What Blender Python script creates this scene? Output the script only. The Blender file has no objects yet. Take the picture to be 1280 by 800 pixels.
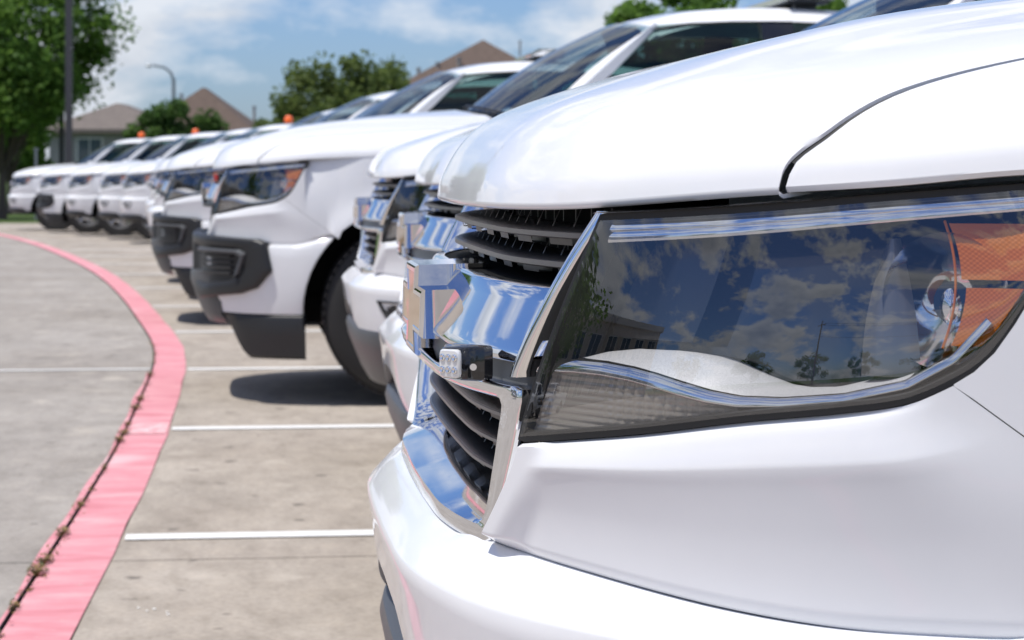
import bpy, bmesh, math, random
import numpy as np
from mathutils import Vector, Matrix
random.seed(7); rng = np.random.default_rng(7)
SC = bpy.context.scene; COL = SC.collection
R = math.radians

# ---------------------------------------------------------------- camera
CAM_H = 1.06
cam_d = bpy.data.cameras.new('camera'); cam = bpy.data.objects.new('camera', cam_d); COL.objects.link(cam)
cam_d.sensor_width = 36; cam_d.lens = 81.56; cam_d.shift_y = -0.1508
cam_d.clip_start = 0.05; cam_d.clip_end = 3000
cam_d.dof.use_dof = True; cam_d.dof.focus_distance = 2.25; cam_d.dof.aperture_fstop = 16.0
cam.location = (0, 0, CAM_H); cam.rotation_euler = (R(90), 0, R(-6.65))
SC.camera = cam

# ---------------------------------------------------------------- light
SUN = Vector((-0.34, -0.13, 1.0)).normalized()
sun_d = bpy.data.lights.new('sun', 'SUN'); sun_d.energy = 4.1; sun_d.angle = R(0.53); sun_d.color = (1, .965, .91)
sun = bpy.data.objects.new('sun', sun_d); COL.objects.link(sun)
sun.rotation_euler = SUN.to_track_quat('Z', 'Y').to_euler()
SC.view_settings.view_transform = 'Standard'; SC.view_settings.look = 'None'
SC.view_settings.gamma = 1; SC.view_settings.exposure = 0.07
W = bpy.data.worlds.new('World'); SC.world = W; W.use_nodes = True


def build_world():
    nt = W.node_tree; nt.nodes.clear(); N = nt.nodes.new; L = nt.links.new
    out = N('ShaderNodeOutputWorld'); bg = N('ShaderNodeBackground'); L(bg.outputs[0], out.inputs[0])
    bg.inputs[1].default_value = 0.11
    sky = N('ShaderNodeTexSky'); sky.sky_type = 'NISHITA'; sky.sun_disc = False
    sky.sun_elevation = math.asin(SUN.z); sky.sun_rotation = math.atan2(SUN.x, SUN.y)
    sky.altitude = 100; sky.air_density = 1.0; sky.dust_density = 0.6; sky.ozone_density = 2.0
    tc = N('ShaderNodeTexCoord'); sep = N('ShaderNodeSeparateXYZ'); L(tc.outputs['Generated'], sep.inputs[0])

    def m(op, a, b=None, clamp=False):
        n = N('ShaderNodeMath'); n.operation = op; n.use_clamp = clamp
        for i, v in enumerate((a, b)):
            if v is None: continue
            if isinstance(v, (int, float)): n.inputs[i].default_value = v
            else: L(v, n.inputs[i])
        return n.outputs[0]
    comb = N('ShaderNodeCombineXYZ'); L(sep.outputs[0], comb.inputs[0]); L(sep.outputs[1], comb.inputs[1]); L(m('MULTIPLY', m('MAXIMUM', sep.outputs[2], 0.0), 2.3), comb.inputs[2])

    def noise(scale, det, rough, loc):
        mp = N('ShaderNodeMapping'); mp.inputs['Location'].default_value = loc; L(comb.outputs[0], mp.inputs[0])
        n = N('ShaderNodeTexNoise'); n.inputs['Scale'].default_value = scale; n.inputs['Detail'].default_value = det
        n.inputs['Roughness'].default_value = rough; n.inputs['Distortion'].default_value = 0.15
        L(mp.outputs[0], n.inputs['Vector']); return n.outputs[0]
    n1 = noise(5.0, 9, .58, (1.9, 5.5, 0)); n2 = noise(5.0, 9, .58, (1.9, 5.5, .03))
    rp = N('ShaderNodeValToRGB'); L(n1, rp.inputs[0])
    rp.color_ramp.elements[0].position = .465; rp.color_ramp.elements[0].color = (0, 0, 0, 1)
    rp.color_ramp.elements[1].position = .555; rp.color_ramp.elements[1].color = (1, 1, 1, 1)
    sh = N('ShaderNodeMapRange'); L(n2, sh.inputs[0])
    sh.inputs[1].default_value = .50; sh.inputs[2].default_value = .70; sh.inputs[3].default_value = 1; sh.inputs[4].default_value = .25
    cc = N('ShaderNodeMix'); cc.data_type = 'RGBA'; L(sh.outputs[0], cc.inputs[0])
    cc.inputs[6].default_value = (2.9, 3.3, 4.1, 1); cc.inputs[7].default_value = (7.2, 7.5, 8.0, 1)
    tint = N('ShaderNodeMix'); tint.data_type = 'RGBA'; tint.blend_type = 'MULTIPLY'; tint.inputs[0].default_value = 1
    L(sky.outputs[0], tint.inputs[6]); tint.inputs[7].default_value = (.57, .73, 1.08, 1)
    mx = N('ShaderNodeMix'); mx.data_type = 'RGBA'
    L(m('MULTIPLY', rp.outputs[0], .92), mx.inputs[0]); L(tint.outputs[2], mx.inputs[6]); L(cc.outputs[2], mx.inputs[7])
    L(mx.outputs[2], bg.inputs[0])
build_world()

# ---------------------------------------------------------------- helpers
def link(name, verts, faces, mat, parent=None, smooth=True, sharp=None):
    me = bpy.data.meshes.new(name); me.from_pydata([tuple(map(float, v)) for v in verts], [], faces)
    bm = bmesh.new(); bm.from_mesh(me)
    bmesh.ops.remove_doubles(bm, verts=bm.verts, dist=1e-5)
    bmesh.ops.recalc_face_normals(bm, faces=bm.faces)
    for f in bm.faces: f.smooth = smooth
    if smooth:
        ca = math.cos(R(sharp or 38))
        for e in bm.edges:
            if len(e.link_faces) == 2 and e.link_faces[0].normal.dot(e.link_faces[1].normal) < ca: e.smooth = False
    bm.to_mesh(me); bm.free()
    me.materials.append(mat)
    o = bpy.data.objects.new(name, me); COL.objects.link(o)
    if parent: o.parent = parent
    return o

class MB:
    """collects shapes and links them as one mesh"""
    def __init__(s): s.v = []; s.f = []
    def add(s, v, f):
        b = len(s.v); s.v += [tuple(map(float, p)) for p in v]; s.f += [tuple(i + b for i in q) for q in f]; return s
    def grid(s, rows, closed=False):
        n = len(rows[0]); v = [p for r in rows for p in r]; f = []
        for i in range(len(rows) - 1):
            for j in range(n if closed else n - 1):
                k = (j + 1) % n
                f.append((i * n + j, i * n + k, (i + 1) * n + k, (i + 1) * n + j))
        return s.add(v, f)
    def box(s, x0, x1, y0, y1, z0, z1):
        v = [(x, y, z) for x in (x0, x1) for y in (y0, y1) for z in (z0, z1)]
        return s.add(v, [(0, 1, 3, 2), (4, 6, 7, 5), (0, 4, 5, 1), (2, 3, 7, 6), (0, 2, 6, 4), (1, 5, 7, 3)])
    def obox(s, M, sx, sy, sz):
        v = [M @ Vector((x * sx / 2, y * sy / 2, z * sz / 2)) for x in (-1, 1) for y in (-1, 1) for z in (-1, 1)]
        return s.add(v, [(0, 1, 3, 2), (4, 6, 7, 5), (0, 4, 5, 1), (2, 3, 7, 6), (0, 2, 6, 4), (1, 5, 7, 3)])
    def tube(s, pts, rad, n=10, cap=True):
        pts = [Vector(p) for p in pts]; rows = []
        rad = rad if isinstance(rad, (list, tuple)) else [rad] * len(pts)
        for i, p in enumerate(pts):
            d = (pts[min(i + 1, len(pts) - 1)] - pts[max(i - 1, 0)]).normalized()
            a = d.cross(Vector((0, 0, 1)) if abs(d.z) < .9 else Vector((1, 0, 0))).normalized(); b = d.cross(a)
            rows.append([p + (a * math.cos(t) + b * math.sin(t)) * rad[i] for t in [2 * math.pi * k / n for k in range(n)]])
        base = len(s.v); s.grid(rows, True)
        if cap: s.f += [tuple(base + k for k in range(n)), tuple(base + (len(pts) - 1) * n + k for k in range(n))]
        return s
    def lathe(s, prof, c, axis='y', n=40, sgn=1):
        rows = []
        for r, h in prof:
            row = []
            for k in range(n):
                t = 2 * math.pi * k / n
                if axis == 'y': row.append((c[0] + r * math.cos(t), c[1] + sgn * h, c[2] + r * math.sin(t)))
                else: row.append((c[0] + r * math.cos(t), c[1] + r * math.sin(t), c[2] + h))
            rows.append(row)
        return s.grid(rows, True)
    def build(s, name, mat, parent=None, smooth=True, sharp=None):
        return link(name, s.v, s.f, mat, parent, smooth, sharp)

def tag(o, label=None, cat=None, group=None, kind=None):
    for k, v in (('label', label), ('category', cat), ('group', group), ('kind', kind)):
        if v: o[k] = v
    return o
def empty(name, loc, label=None, cat=None, group=None):
    o = bpy.data.objects.new(name, None); COL.objects.link(o); o.location = loc
    o.empty_display_size = .2
    return tag(o, label, cat, group)
def copy_tree(o, parent=None, skip=()):
    c = o.copy(); COL.objects.link(c); c.parent = parent
    for ch in list(o.children):
        if ch.name.split('.')[0] not in skip: copy_tree(ch, c, skip)
    return c

def sstep(a, b, x):
    t = np.clip((np.asarray(x, float) - a) / (b - a), 0, 1); return t * t * (3 - 2 * t)
def pchip(xs, ys):
    xs = np.asarray(xs, float); ys = np.asarray(ys, float); h = np.diff(xs); d = np.diff(ys) / h
    m = np.zeros_like(xs); m[0], m[-1] = d[0], d[-1]
    for i in range(1, len(xs) - 1):
        if d[i - 1] * d[i] > 0:
            w1, w2 = 2 * h[i] + h[i - 1], h[i] + 2 * h[i - 1]; m[i] = (w1 + w2) / (w1 / d[i - 1] + w2 / d[i])
    def f(x):
        x = np.clip(np.asarray(x, float), xs[0], xs[-1]); i = np.clip(np.searchsorted(xs, x, 'right') - 1, 0, len(h) - 1)
        t = (x - xs[i]) / h[i]
        return ((1 + 2 * t) * (1 - t) ** 2 * ys[i] + t * (1 - t) ** 2 * h[i] * m[i] + t * t * (3 - 2 * t) * ys[i + 1] + t * t * (t - 1) * h[i] * m[i + 1])
    return f

# ---------------------------------------------------------------- materials
def mat(name, base=(.8, .8, .8), rough=.5, metal=0., coat=0., spec=.5, build=None, **kw):
    m = bpy.data.materials.new(name); m.use_nodes = True; nt = m.node_tree; b = nt.nodes['Principled BSDF']
    b.inputs['Base Color'].default_value = (*base, 1); b.inputs['Roughness'].default_value = rough
    b.inputs['Metallic'].default_value = metal; b.inputs['Specular IOR Level'].default_value = spec
    b.inputs['Coat Weight'].default_value = coat; b.inputs['Coat Roughness'].default_value = .02
    for k, v in kw.items(): b.inputs[k].default_value = v
    if build: build(nt, b)
    return m
def tex_noise(nt, scale, det=4, rough=.55, vec=None, stretch=None):
    n = nt.nodes.new('ShaderNodeTexNoise'); n.inputs['Scale'].default_value = scale
    n.inputs['Detail'].default_value = det; n.inputs['Roughness'].default_value = rough
    if vec is None:
        vec = nt.nodes.new('ShaderNodeTexCoord').outputs['Object']
    if stretch:
        mp = nt.nodes.new('ShaderNodeMapping'); mp.inputs['Scale'].default_value = stretch
        nt.links.new(vec, mp.inputs[0]); vec = mp.outputs[0]
    nt.links.new(vec, n.inputs['Vector']); return n.outputs[0]
def ramp(nt, fac, stops):
    r = nt.nodes.new('ShaderNodeValToRGB'); nt.links.new(fac, r.inputs[0]); e = r.color_ramp.elements
    while len(e) < len(stops): e.new(.5)
    for k, (p, c) in enumerate(stops): e[k].position = p; e[k].color = (*c, 1) if len(c) == 3 else c
    return r.outputs[0]
def mixc(nt, fac, a, b, mode='MIX'):
    n = nt.nodes.new('ShaderNodeMix'); n.data_type = 'RGBA'; n.blend_type = mode
    for i, v in ((0, fac), (6, a), (7, b)):
        if isinstance(v, (int, float)): n.inputs[i].default_value = v
        elif isinstance(v, tuple): n.inputs[i].default_value = (*v, 1)
        else: nt.links.new(v, n.inputs[i])
    return n.outputs[2]
def bump(nt, b, h, strength, dist=.01):
    n = nt.nodes.new('ShaderNodeBump'); n.inputs['Strength'].default_value = strength; n.inputs['Distance'].default_value = dist
    nt.links.new(h, n.inputs['Height']); nt.links.new(n.outputs[0], b.inputs['Normal'])

def _paint(nt, b):
    n = tex_noise(nt, 900, 1)                      # orange peel of real paint, hardly visible
    d = tex_noise(nt, 5, 5, .6)                    # thin road film
    c = ramp(nt, d, [(.3, (.755, .758, .77)), (.7, (.795, .797, .805))])
    nt.links.new(c, b.inputs['Base Color'])
    bp = nt.nodes.new('ShaderNodeBump'); bp.inputs['Strength'].default_value = .012; bp.inputs['Distance'].default_value = .001
    nt.links.new(n, bp.inputs['Height']); nt.links.new(bp.outputs[0], b.inputs['Coat Normal'])
PAINT = mat('white_paint', (.82, .82, .83), .45, coat=.85, spec=.2, build=_paint)
PAINT.node_tree.nodes['Principled BSDF'].inputs['Coat IOR'].default_value = 1.42
def _chrome(nt, b):
    n = tex_noise(nt, 60, 5, .7); c = ramp(nt, n, [(.35, (.03,) * 3), (.75, (.09,) * 3)]); nt.links.new(c, b.inputs['Roughness'])
CHROME = mat('chrome', (.80, .80, .81), .04, 1.0, build=_chrome)
SATIN = mat('satin_chrome', (.62, .62, .63), .22, 1.0)
def _grain(nt, b):
    bump(nt, b, tex_noise(nt, 700, 2), .25, .0006)
BLACK = mat('black_plastic', (.018, .018, .019), .42, build=_grain)
GLOSSBLACK = mat('gloss_black', (.012, .012, .014), .12, coat=.6)
DARK = mat('dark_void', (.008, .008, .008), .8, spec=.1)
LOUVER = mat('louver_plastic', (.038, .037, .037), .40, build=_grain)
LIP_LIT = mat('louver_plastic_lit', (.15, .14, .135), .32, build=_grain)  # same plastic as the louvers, ground reflection put into a lighter colour
GREY = mat('charcoal_plastic', (.065, .068, .073), .42, build=_grain)
SEAL_SHADE = mat('rubber_and_gap_shade', (.012, .012, .012), .55)  # lamp rim rubber and wires; also the painted shade in panel gaps
def _silver(nt, b):
    n = tex_noise(nt, 1800, 1); c = ramp(nt, n, [(.35, (.40, .40, .41)), (.7, (.78, .78, .79))]); nt.links.new(c, b.inputs['Base Color'])
SILVER = mat('silver_flake', (.6, .6, .6), .45, .15, build=_silver)
REFLECT = mat('reflector_metal', (.82, .82, .83), .06, 1.0)
RIBBED = mat('ribbed_insert', (.15, .147, .147), .25, .35)
PANELD = mat('smoked_panel', (.035, .035, .038), .2, .2)
def _turn(nt, b): pass
TURN = mat('smoked_clear_plastic', (.34, .31, .27), .16, .25, coat=.6)
AMBER = mat('amber_plastic', (.48, .125, .0), .35, coat=.15, spec=.25)
AMBER.node_tree.nodes['Principled BSDF'].inputs['Emission Strength'].default_value = 0
RED = mat('red_plastic', (.45, .02, .015), .15, coat=.8)
ORANGE = mat('orange_beacon_plastic', (.9, .14, .01), .25, coat=.5)
GOLD = mat('gold_enamel', (.62, .36, .10), .28, .65, coat=.6)
TYRE = mat('tyre_rubber', (.022, .021, .021), .75, build=_grain)
ALLOY = mat('alloy', (.58, .58, .59), .25, .9)
LED = mat('led_clear', (.75, .75, .74), .12, .2, coat=.8)
SEATM = mat('seat_cloth', (.05, .05, .055), .9)
def glassy(name, tint, ior, rough=0.0):
    m = bpy.data.materials.new(name); m.use_nodes = True; nt = m.node_tree; nt.nodes.clear()
    o = nt.nodes.new('ShaderNodeOutputMaterial'); mx = nt.nodes.new('ShaderNodeMixShader'); nt.links.new(mx.outputs[0], o.inputs[0])
    F0 = ((ior - 1) / (ior + 1)) ** 2                      # Schlick, the same from both sides of the thin sheet
    ge = nt.nodes.new('ShaderNodeNewGeometry'); dt = nt.nodes.new('ShaderNodeVectorMath'); dt.operation = 'DOT_PRODUCT'
    nt.links.new(ge.outputs['Incoming'], dt.inputs[0]); nt.links.new(ge.outputs['Normal'], dt.inputs[1])
    def mm(op, a, b=None):
        n = nt.nodes.new('ShaderNodeMath'); n.operation = op
        for i, v in enumerate((a, b)):
            if v is None: continue
            if isinstance(v, (int, float)): n.inputs[i].default_value = v
            else: nt.links.new(v, n.inputs[i])
        return n.outputs[0]
    c = mm('SUBTRACT', 1.0, mm('ABSOLUTE', dt.outputs['Value']))
    nt.links.new(mm('ADD', mm('MULTIPLY', mm('POWER', c, 5.0), 1 - F0), F0), mx.inputs[0])
    t = nt.nodes.new('ShaderNodeBsdfTransparent'); t.inputs[0].default_value = (*tint, 1); nt.links.new(t.outputs[0], mx.inputs[1])
    g = nt.nodes.new('ShaderNodeBsdfGlossy'); g.inputs['Roughness'].default_value = rough; nt.links.new(g.outputs[0], mx.inputs[2])
    return m
LENS = glassy('headlight_lens', (.93, .93, .93), 2.2, .0)
GLASS = glassy('window_glass', (.30, .44, .42), 1.55)
WSGLASS = glassy('windshield_glass', (.55, .66, .68), 2.6)

# ================================================================ TRUCK
# local frame: x rearwards from the nose, y across (camera side = -y), z up
PL = np.array([(.027, 0), (.028, .15), (.033, .30), (.051, .42), (.09, .55), (.15, .65), (.23, .745), (.32, .815), (.42, .86), (.5, .885),
      (.62, .905), (.8, .925), (1.0, .935), (1.6, .943), (2.6, .945), (3.4, .945), (4.6, .943), (5.3, .935)])
def _dense():
    pts = np.vstack([PL[:0:-1] * [1, -1], PL]); out = []
    k = len(PL) - 1
    for i in range(k, len(pts) - 1):
        p0, p1, p2, p3 = pts[i - 1], pts[i], pts[i + 1], pts[min(i + 2, len(pts) - 1)]
        d01, d12, d23 = [max(np.linalg.norm(b - a), 1e-6) ** .5 for a, b in ((p0, p1), (p1, p2), (p2, p3))]
        m1 = (p2 - p1) + d12 * ((p1 - p0) / d01 - (p2 - p0) / (d01 + d12)); m2 = (p2 - p1) + d12 * ((p3 - p2) / d23 - (p3 - p1) / (d12 + d23)) if i + 2 < len(pts) else (p2 - p1)
        for t in np.linspace(0, 1, 40, endpoint=False):
            out.append((2 * t**3 - 3 * t**2 + 1) * p1 + (t**3 - 2 * t**2 + t) * m1 + (-2 * t**3 + 3 * t**2) * p2 + (t**3 - t**2) * m2)
    out.append(pts[-1]); return np.array(out)
PD = _dense(); PLn = np.concatenate([[0], np.cumsum(np.linalg.norm(np.diff(PD, axis=0), axis=1))])
def P(l):
    return np.array([np.interp(abs(l), PLn, PD[:, 0]), math.copysign(1, l) * np.interp(abs(l), PLn, PD[:, 1])])
def Nn(l):
    a, b = P(l - .02), P(l + .02); t = (b - a) / np.linalg.norm(b - a); n = np.array([-t[1], t[0]]); return n
l_s = lambda s: math.copysign(1, s) * float(np.interp(abs(s), PD[:, 1], PLn)) if abs(s) < .93 else None
l_x = lambda x: float(np.interp(x, PD[60:, 0], PLn[60:]))
def B(l, z, o=0.):
    """point on the body skin: l along the plan outline (+ = camera side), height z, o outwards"""
    p = P(l) + Nn(l) * o; return (p[0], -p[1], z)
def lerp(a, b, t): return a + (b - a) * t
def pieces(n, a, b): return [a + (b - a) * i / n for i in range(n + 1)]

# headlight outline in (s, z)
HLB = [(.551, .811), (.603, .819), (.685, .833), (.768, .852), (.816, .863), (.838, .871), (.851, .885), (.862, .905), (.871, .941), (.879, .99), (.8855, 1.038)]
HLT = [(.625, 1.014), (.723, 1.020), (.775, 1.025), (.817, 1.031), (.863, 1.040), (.8860, 1.046)]
_hb = pchip([l_s(s) for s, z in HLB], [z for s, z in HLB]); _ht = pchip([l_s(s) for s, z in HLT], [z for s, z in HLT])
LB0, LB1 = l_s(.551), l_s(.8855); LT0, LT1 = l_s(.625), l_s(.886)
def zhb(l): return float(_hb(l))
ZC = .382; WX = (.955, 4.215); AR = .468
def arch_x(z, c=WX[0], r=AR): return c - math.sqrt(max(r * r - (z - ZC) ** 2, 0))

# ---- dome of hood and fenders
def lip_pts():
    out = []
    for l in np.linspace(0, l_x(1.75), 260):
        x = P(l)[0]
        o = -(.055 - .001 * sstep(.1, .5, l) - .042 * sstep(.62, 1.15, l))
        z = float(pchip([0, .5, .82, .95, 1.05, 1.4, 2.4], [1.021, 1.024, 1.041, 1.048, 1.057, 1.072, 1.10])(l))
        p = P(l) + Nn(l) * o; out.append((p[0], p[1], z, l))
    return np.array(out)
LIP = lip_pts(); LIP2 = np.vstack([LIP[::-1] * [1, -1, 1, 1], LIP])
gD = pchip([0, .003, .010, .028, .05, .075, .113, .157, .221, .298, .376, .494, .582, .685, .9, 1.3],
           [0, .016, .032, .062, .085, .101, .116, .131, .149, .164, .175, .189, .199, .208, .222, .248])
def dome(x, s):
    x = np.asarray(x, float); s = np.asarray(s, float)
    A, Bq = LIP2[:-1], LIP2[1:]; ab = Bq[:, :2] - A[:, :2]; L2 = (ab ** 2).sum(1) + 1e-12
    px = x[..., None] - A[:, 0]; ps = s[..., None] - A[:, 1]
    t = np.clip((px * ab[:, 0] + ps * ab[:, 1]) / L2, 0, 1)
    d = np.hypot(px - t * ab[:, 0], ps - t * ab[:, 1]); D = d.min(-1)
    w = np.exp(-(d - D[..., None]) / .035); w /= w.sum(-1, keepdims=True); zl = (w * A[:, 2]).sum(-1)
    ln = (w * np.abs(A[:, 3])).sum(-1)
    z = zl + gD(D) * (1 - .10 * sstep(.55, 1.0, ln))
    z = z + .011 * sstep(.25, .55, x) * (1 - sstep(.50, .585, np.abs(s)))
    return z
lipx = lambda s: np.interp(s, LIP[:200, 1], LIP[:200, 0])
s_e = pchip([.0, .29, .33, .38, .42, .49, .7, 1.5], [.745, .745, .757, .765, .771, .781, .795, .795])
def smooth_grid(Z, it):
    for _ in range(it):
        Z[1:-1, 1:-1] = .5 * Z[1:-1, 1:-1] + .125 * (Z[:-2, 1:-1] + Z[2:, 1:-1] + Z[1:-1, :-2] + Z[1:-1, 2:])
    return Z

def make_hood(root):
    nv, nu = 72, 64; vs = np.linspace(-1, 1, nv * 2 + 1); vs = np.sign(vs) * (1 - (1 - np.abs(vs)) ** 1.25)
    us = np.linspace(0, 1, nu + 1) ** 2.1
    xl = lipx(np.abs(vs) * .745); xr = 1.24 + .22 * np.abs(vs) ** 2
    X = xl[:, None] + us[None] * (xr - xl)[:, None]; S = vs[:, None] * s_e(X)
    Z = dome(X, S); Zs = smooth_grid(Z.copy(), 14)
    near = 1 - sstep(.02, .10, X - xl[:, None]); Z = Z * near + Zs * (1 - near)
    rows = [[(X[i, j], -S[i, j], Z[i, j]) for j in range(nu + 1)] for i in range(len(vs))]
    # folded edges: front lip turns under, sides turn down into the shut line
    rows = [[(r[0][0] + .030, r[0][1] * .99, r[0][2] - .002), (r[0][0] + .004, r[0][1], r[0][2] - .006), (r[0][0] + .0005, r[0][1], r[0][2] - .0035)] + r for r in rows]
    e0 = [(p[0], p[1] - math.copysign(.0006, p[1]), p[2] - .0035) for p in rows[0]]; e1 = [(p[0], p[1] - math.copysign(.0006, p[1]), p[2] - .0035) for p in rows[-1]]
    return MB().grid([e0] + rows + [e1]).build('hood', PAINT, root, sharp=50)

def gap_z(x):
    l0, l1 = l_x(.4035), l_x(.628); v = (l_x(x) - l0) / (l1 - l0)
    return lerp(zhb(l0) - .0045, .7055 - zled(l1), v)
def zled(l): return .024 * float(sstep(.50, .98, abs(l))) - .037 * float(sstep(1.07, l_x(.628), abs(l)))
def make_fender(root, sg):
    b = MB()
    # top: between shut line and lip
    l0 = float(np.interp(.7502, LIP[:, 1], LIP[:, 3])); x00 = float(np.interp(l0, LIP[:, 3], LIP[:, 0])); ls = [lerp(l0, l_x(1.46), t ** 1.3) for t in pieces(60, 0, 1)]
    rows = []
    for i, l in enumerate(ls):
        k = np.interp(l, LIP[:, 3], LIP[:, 0]), np.interp(l, LIP[:, 3], LIP[:, 1]), np.interp(l, LIP[:, 3], LIP[:, 2])
        t = i / 60; xs = lerp(x00, 1.46, t ** 1.45); sh = np.array([xs, float(s_e(xs)) + .0052])
        lp = np.array([k[0], k[1]])
        ws = np.linspace(0, 1, 22) ** 1.7
        pts = [lp + (sh - lp) * w for w in ws]
        z = dome([p[0] for p in pts], [p[1] for p in pts])
        row = [(p[0], -sg * p[1], zz) for p, zz in zip(pts, z)]
        n = Nn(l)
        under = (k[0] - n[0] * .02, -sg * (k[1] - n[1] * .02), k[2] - .006), (k[0] - n[0] * .003, -sg * (k[1] - n[1] * .003), k[2] - .005)
        q = row[-1]
        row = (list(under) if P(l)[0] < .5 else [(k[0], -sg * k[1], k[2] - .002)] * 2) + row + [(q[0], q[1] + sg * .0008, q[2] - .0035)]
        rows.append(row)
    b.grid(rows)
    # side: from gap line / arch / rocker up to headlight bottom / lip
    xs = sorted(set([lerp(.404, 1.448, t) for t in pieces(70, 0, 1)] + [.5, .63]))
    rows = []
    for x in xs:
        l = l_x(x)
        top = zhb(l) - .004 if x < .5 else float(np.interp(l, LIP[:, 3], LIP[:, 2]))
        ot = 0 if x < .5 else -float(np.interp(x, [.5, .75, 2], [.045, .014, .012]))
        gap = gap_z(x) + .0012
        if x < .645: bot = gap
        elif x < WX[0] + AR - .03: bot = ZC + math.sqrt(max(AR**2 - (x - WX[0])**2, .0009))
        else: bot = .40
        bot = min(bot, top - .001)
        row = []
        fl = .022 * math.exp(-((max(0, abs(math.hypot(x - WX[0], bot - ZC) - AR))) / .1) ** 2) if x > .62 else 0
        row.append(B(l, bot + .004, -.03))
        for v in (0, .04, .12, .25, .4, .55, .7, .82, .9, .96, 1):
            z = lerp(bot, top, v)
            rr = math.hypot(x - WX[0], z - ZC) - AR
            o = .020 * (1 - float(sstep(.0, .10, rr))) if x > .6 else 0
            row.append(B(l, z, o + lerp(0, ot, v ** 2)))
        if x < .5: row.append(B(l, top + .002, -.01))
        else: row.append(row[-1])
        rows.append([(p[0], sg * p[1], p[2]) for p in row])
    b.grid(rows)
    return b.build('fender', PAINT, root, sharp=45)

def make_gap_shades(root):
    for sg in (1, -1):
        rows = []
        for x in [lerp(.2975, 1.44, t ** 1.4) for t in pieces(70, 0, 1)]:
            c = float(s_e(x)) + .0026
            dz = lambda xx, ss: float(dome(np.array([xx]), np.array([ss]))[0])
            z0 = dz(x, c); nx, ns = -(dz(x + .002, c) - z0) / .002, -(dz(x, c + .002) - z0) / .002; n = np.array([nx, ns, 1.]); n /= np.linalg.norm(n)
            t = np.array([1., float(s_e(x + .004) - s_e(x - .004)) / .008, -nx - ns * float(s_e(x + .004) - s_e(x - .004)) / .008]); u = np.cross(n, t); u /= np.linalg.norm(u)
            rows.append([tuple((np.array([x, c, z0]) - n * .0028 + u * q) * [1, -sg, 1]) for q in (-.0050, 0, .0050)])
        MB().grid(rows).build('hood_gap_shade', SEAL_SHADE, root)  # added black strip stands in for the shade inside the hood shut line
        rows = []
        for x in pieces(30, .402, .622):
            z = gap_z(x) + .0016; l = l_x(x)
            rows.append([(lambda p: (p[0], sg * p[1], p[2]))(B(l, z + q, -.006)) for q in (-.004, 0, .004)])
        MB().grid(rows).build('fender_gap_shade', SEAL_SHADE, root)  # shade of the fender and bumper gap, painted as a black strip

def fascia_top_rows(sg):
    """painted area between headlight and ledge"""
    rows = []
    vs = [0, .03, .10, .17, .207, .235, .30, .45, .6, .75, .87, .91, .97, 1.]
    os_ = [-.006, .0, .0042, .0072, .0082, .0076, .0050, .0, -.0040, -.0066, -.0080, -.0084, -.0115, -.0145]
    of_ = pchip(vs, os_); vs = sorted(set(list(np.linspace(0, 1, 44)) + [.012, .03, .195, .205, .215, .225, .235, .905, .92, .985])); os_ = [float(of_(v)) for v in vs]
    for a in [i / 110 for i in range(111)]:
        a = a ** 1.25; row = []
        for v, o in zip(vs, os_):
            l = lerp(lerp(l_s(.549), l_s(.462), v ** 1.35), lerp(l_x(.4035), l_x(.628), v), a)
            lt_ = lerp(l_s(.548), l_x(.4035), a); zt = zhb(lt_) - .0045
            zb = .7055 - zled(lerp(l_s(.462), l_x(.628), a))
            z = lerp(zt, zb, v)
            k = float(sstep(.060, .135, a + .015 * v))
            oo = lerp(min(.006, .006 * min(1, v / .03)), o, k)
            if v > .9: oo = lerp(.006 - .0185 * (v - .9) / .1, o, k)
            oo = oo * (1 - float(sstep(.78, 1, a)) * (v < .95)) - .022 * (1 - float(sstep(0, .022, a)))
            row.append(B(l, z, oo))
        rows.append([(p[0], sg * p[1], p[2]) for p in row])
    return rows

ZWC = pchip([0, .2, .4, .7, 1.2], [.50, .475, .43, .405, .39])
ZW = pchip([0, .15, .25, .36, .55, .75, 1.2], [.592, .586, .56, .525, .478, .44, .415])
def bumper_o(z, l):
    f = float(pchip([.40, .48, .56, .62, .652, .6585, .6625, .672, .69, .704], [-.03, .002, .020, .0285, .0335, .0338, .0318, .0230, .0060, -.0085])(z))
    return f * (1 - .75 * float(sstep(.82, 1.28, abs(l)))) - .0
def make_bumper_A(root, ZW=ZW):
    b = MB()
    for sg in (1, -1): b.grid(fascia_top_rows(sg))
    rows = []
    Le = l_x(.634)
    lo = l_s(.425); 
    for a in np.linspace(-1, 1, 141):
        row = []
        for i, v in enumerate((0, .004, .02, .1, .22, .31, .345, .41, .5, .6, .7, .8, .9, .96, 1.0, 1.0)):
            zt = .706 - zled(a * Le); le = Le
            zb = float(ZW(abs(a) * Le))
            zt -= .0072 * (1 - float(sstep(lo - .06, lo + .012, abs(a) * Le)))
            zr = zt - (zt - .660) * v / .34 if v <= .34 else lerp(.660, zb, (v - .34) / .66)
            le = l_x(min(.634, arch_x(max(zr, .40)) ))
            l = a * le
            inset = float(sstep(lo + .02, lo + .12, abs(l)))
            o = bumper_o(zr, l)
            if i == 0: o = lerp(-.0170, -.022, inset)
            elif i == 1: o = lerp(-.0135, -.0148, inset)
            elif i == 2: o = lerp(-.0085, -.0085, inset)
            if i == 15: o = o - .03; zr += .012
            row.append(B(l, zr, o))
        rows.append(row)
    b.grid(rows)
    return b.build('bumper_cover', PAINT, root, sharp=50)

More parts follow.
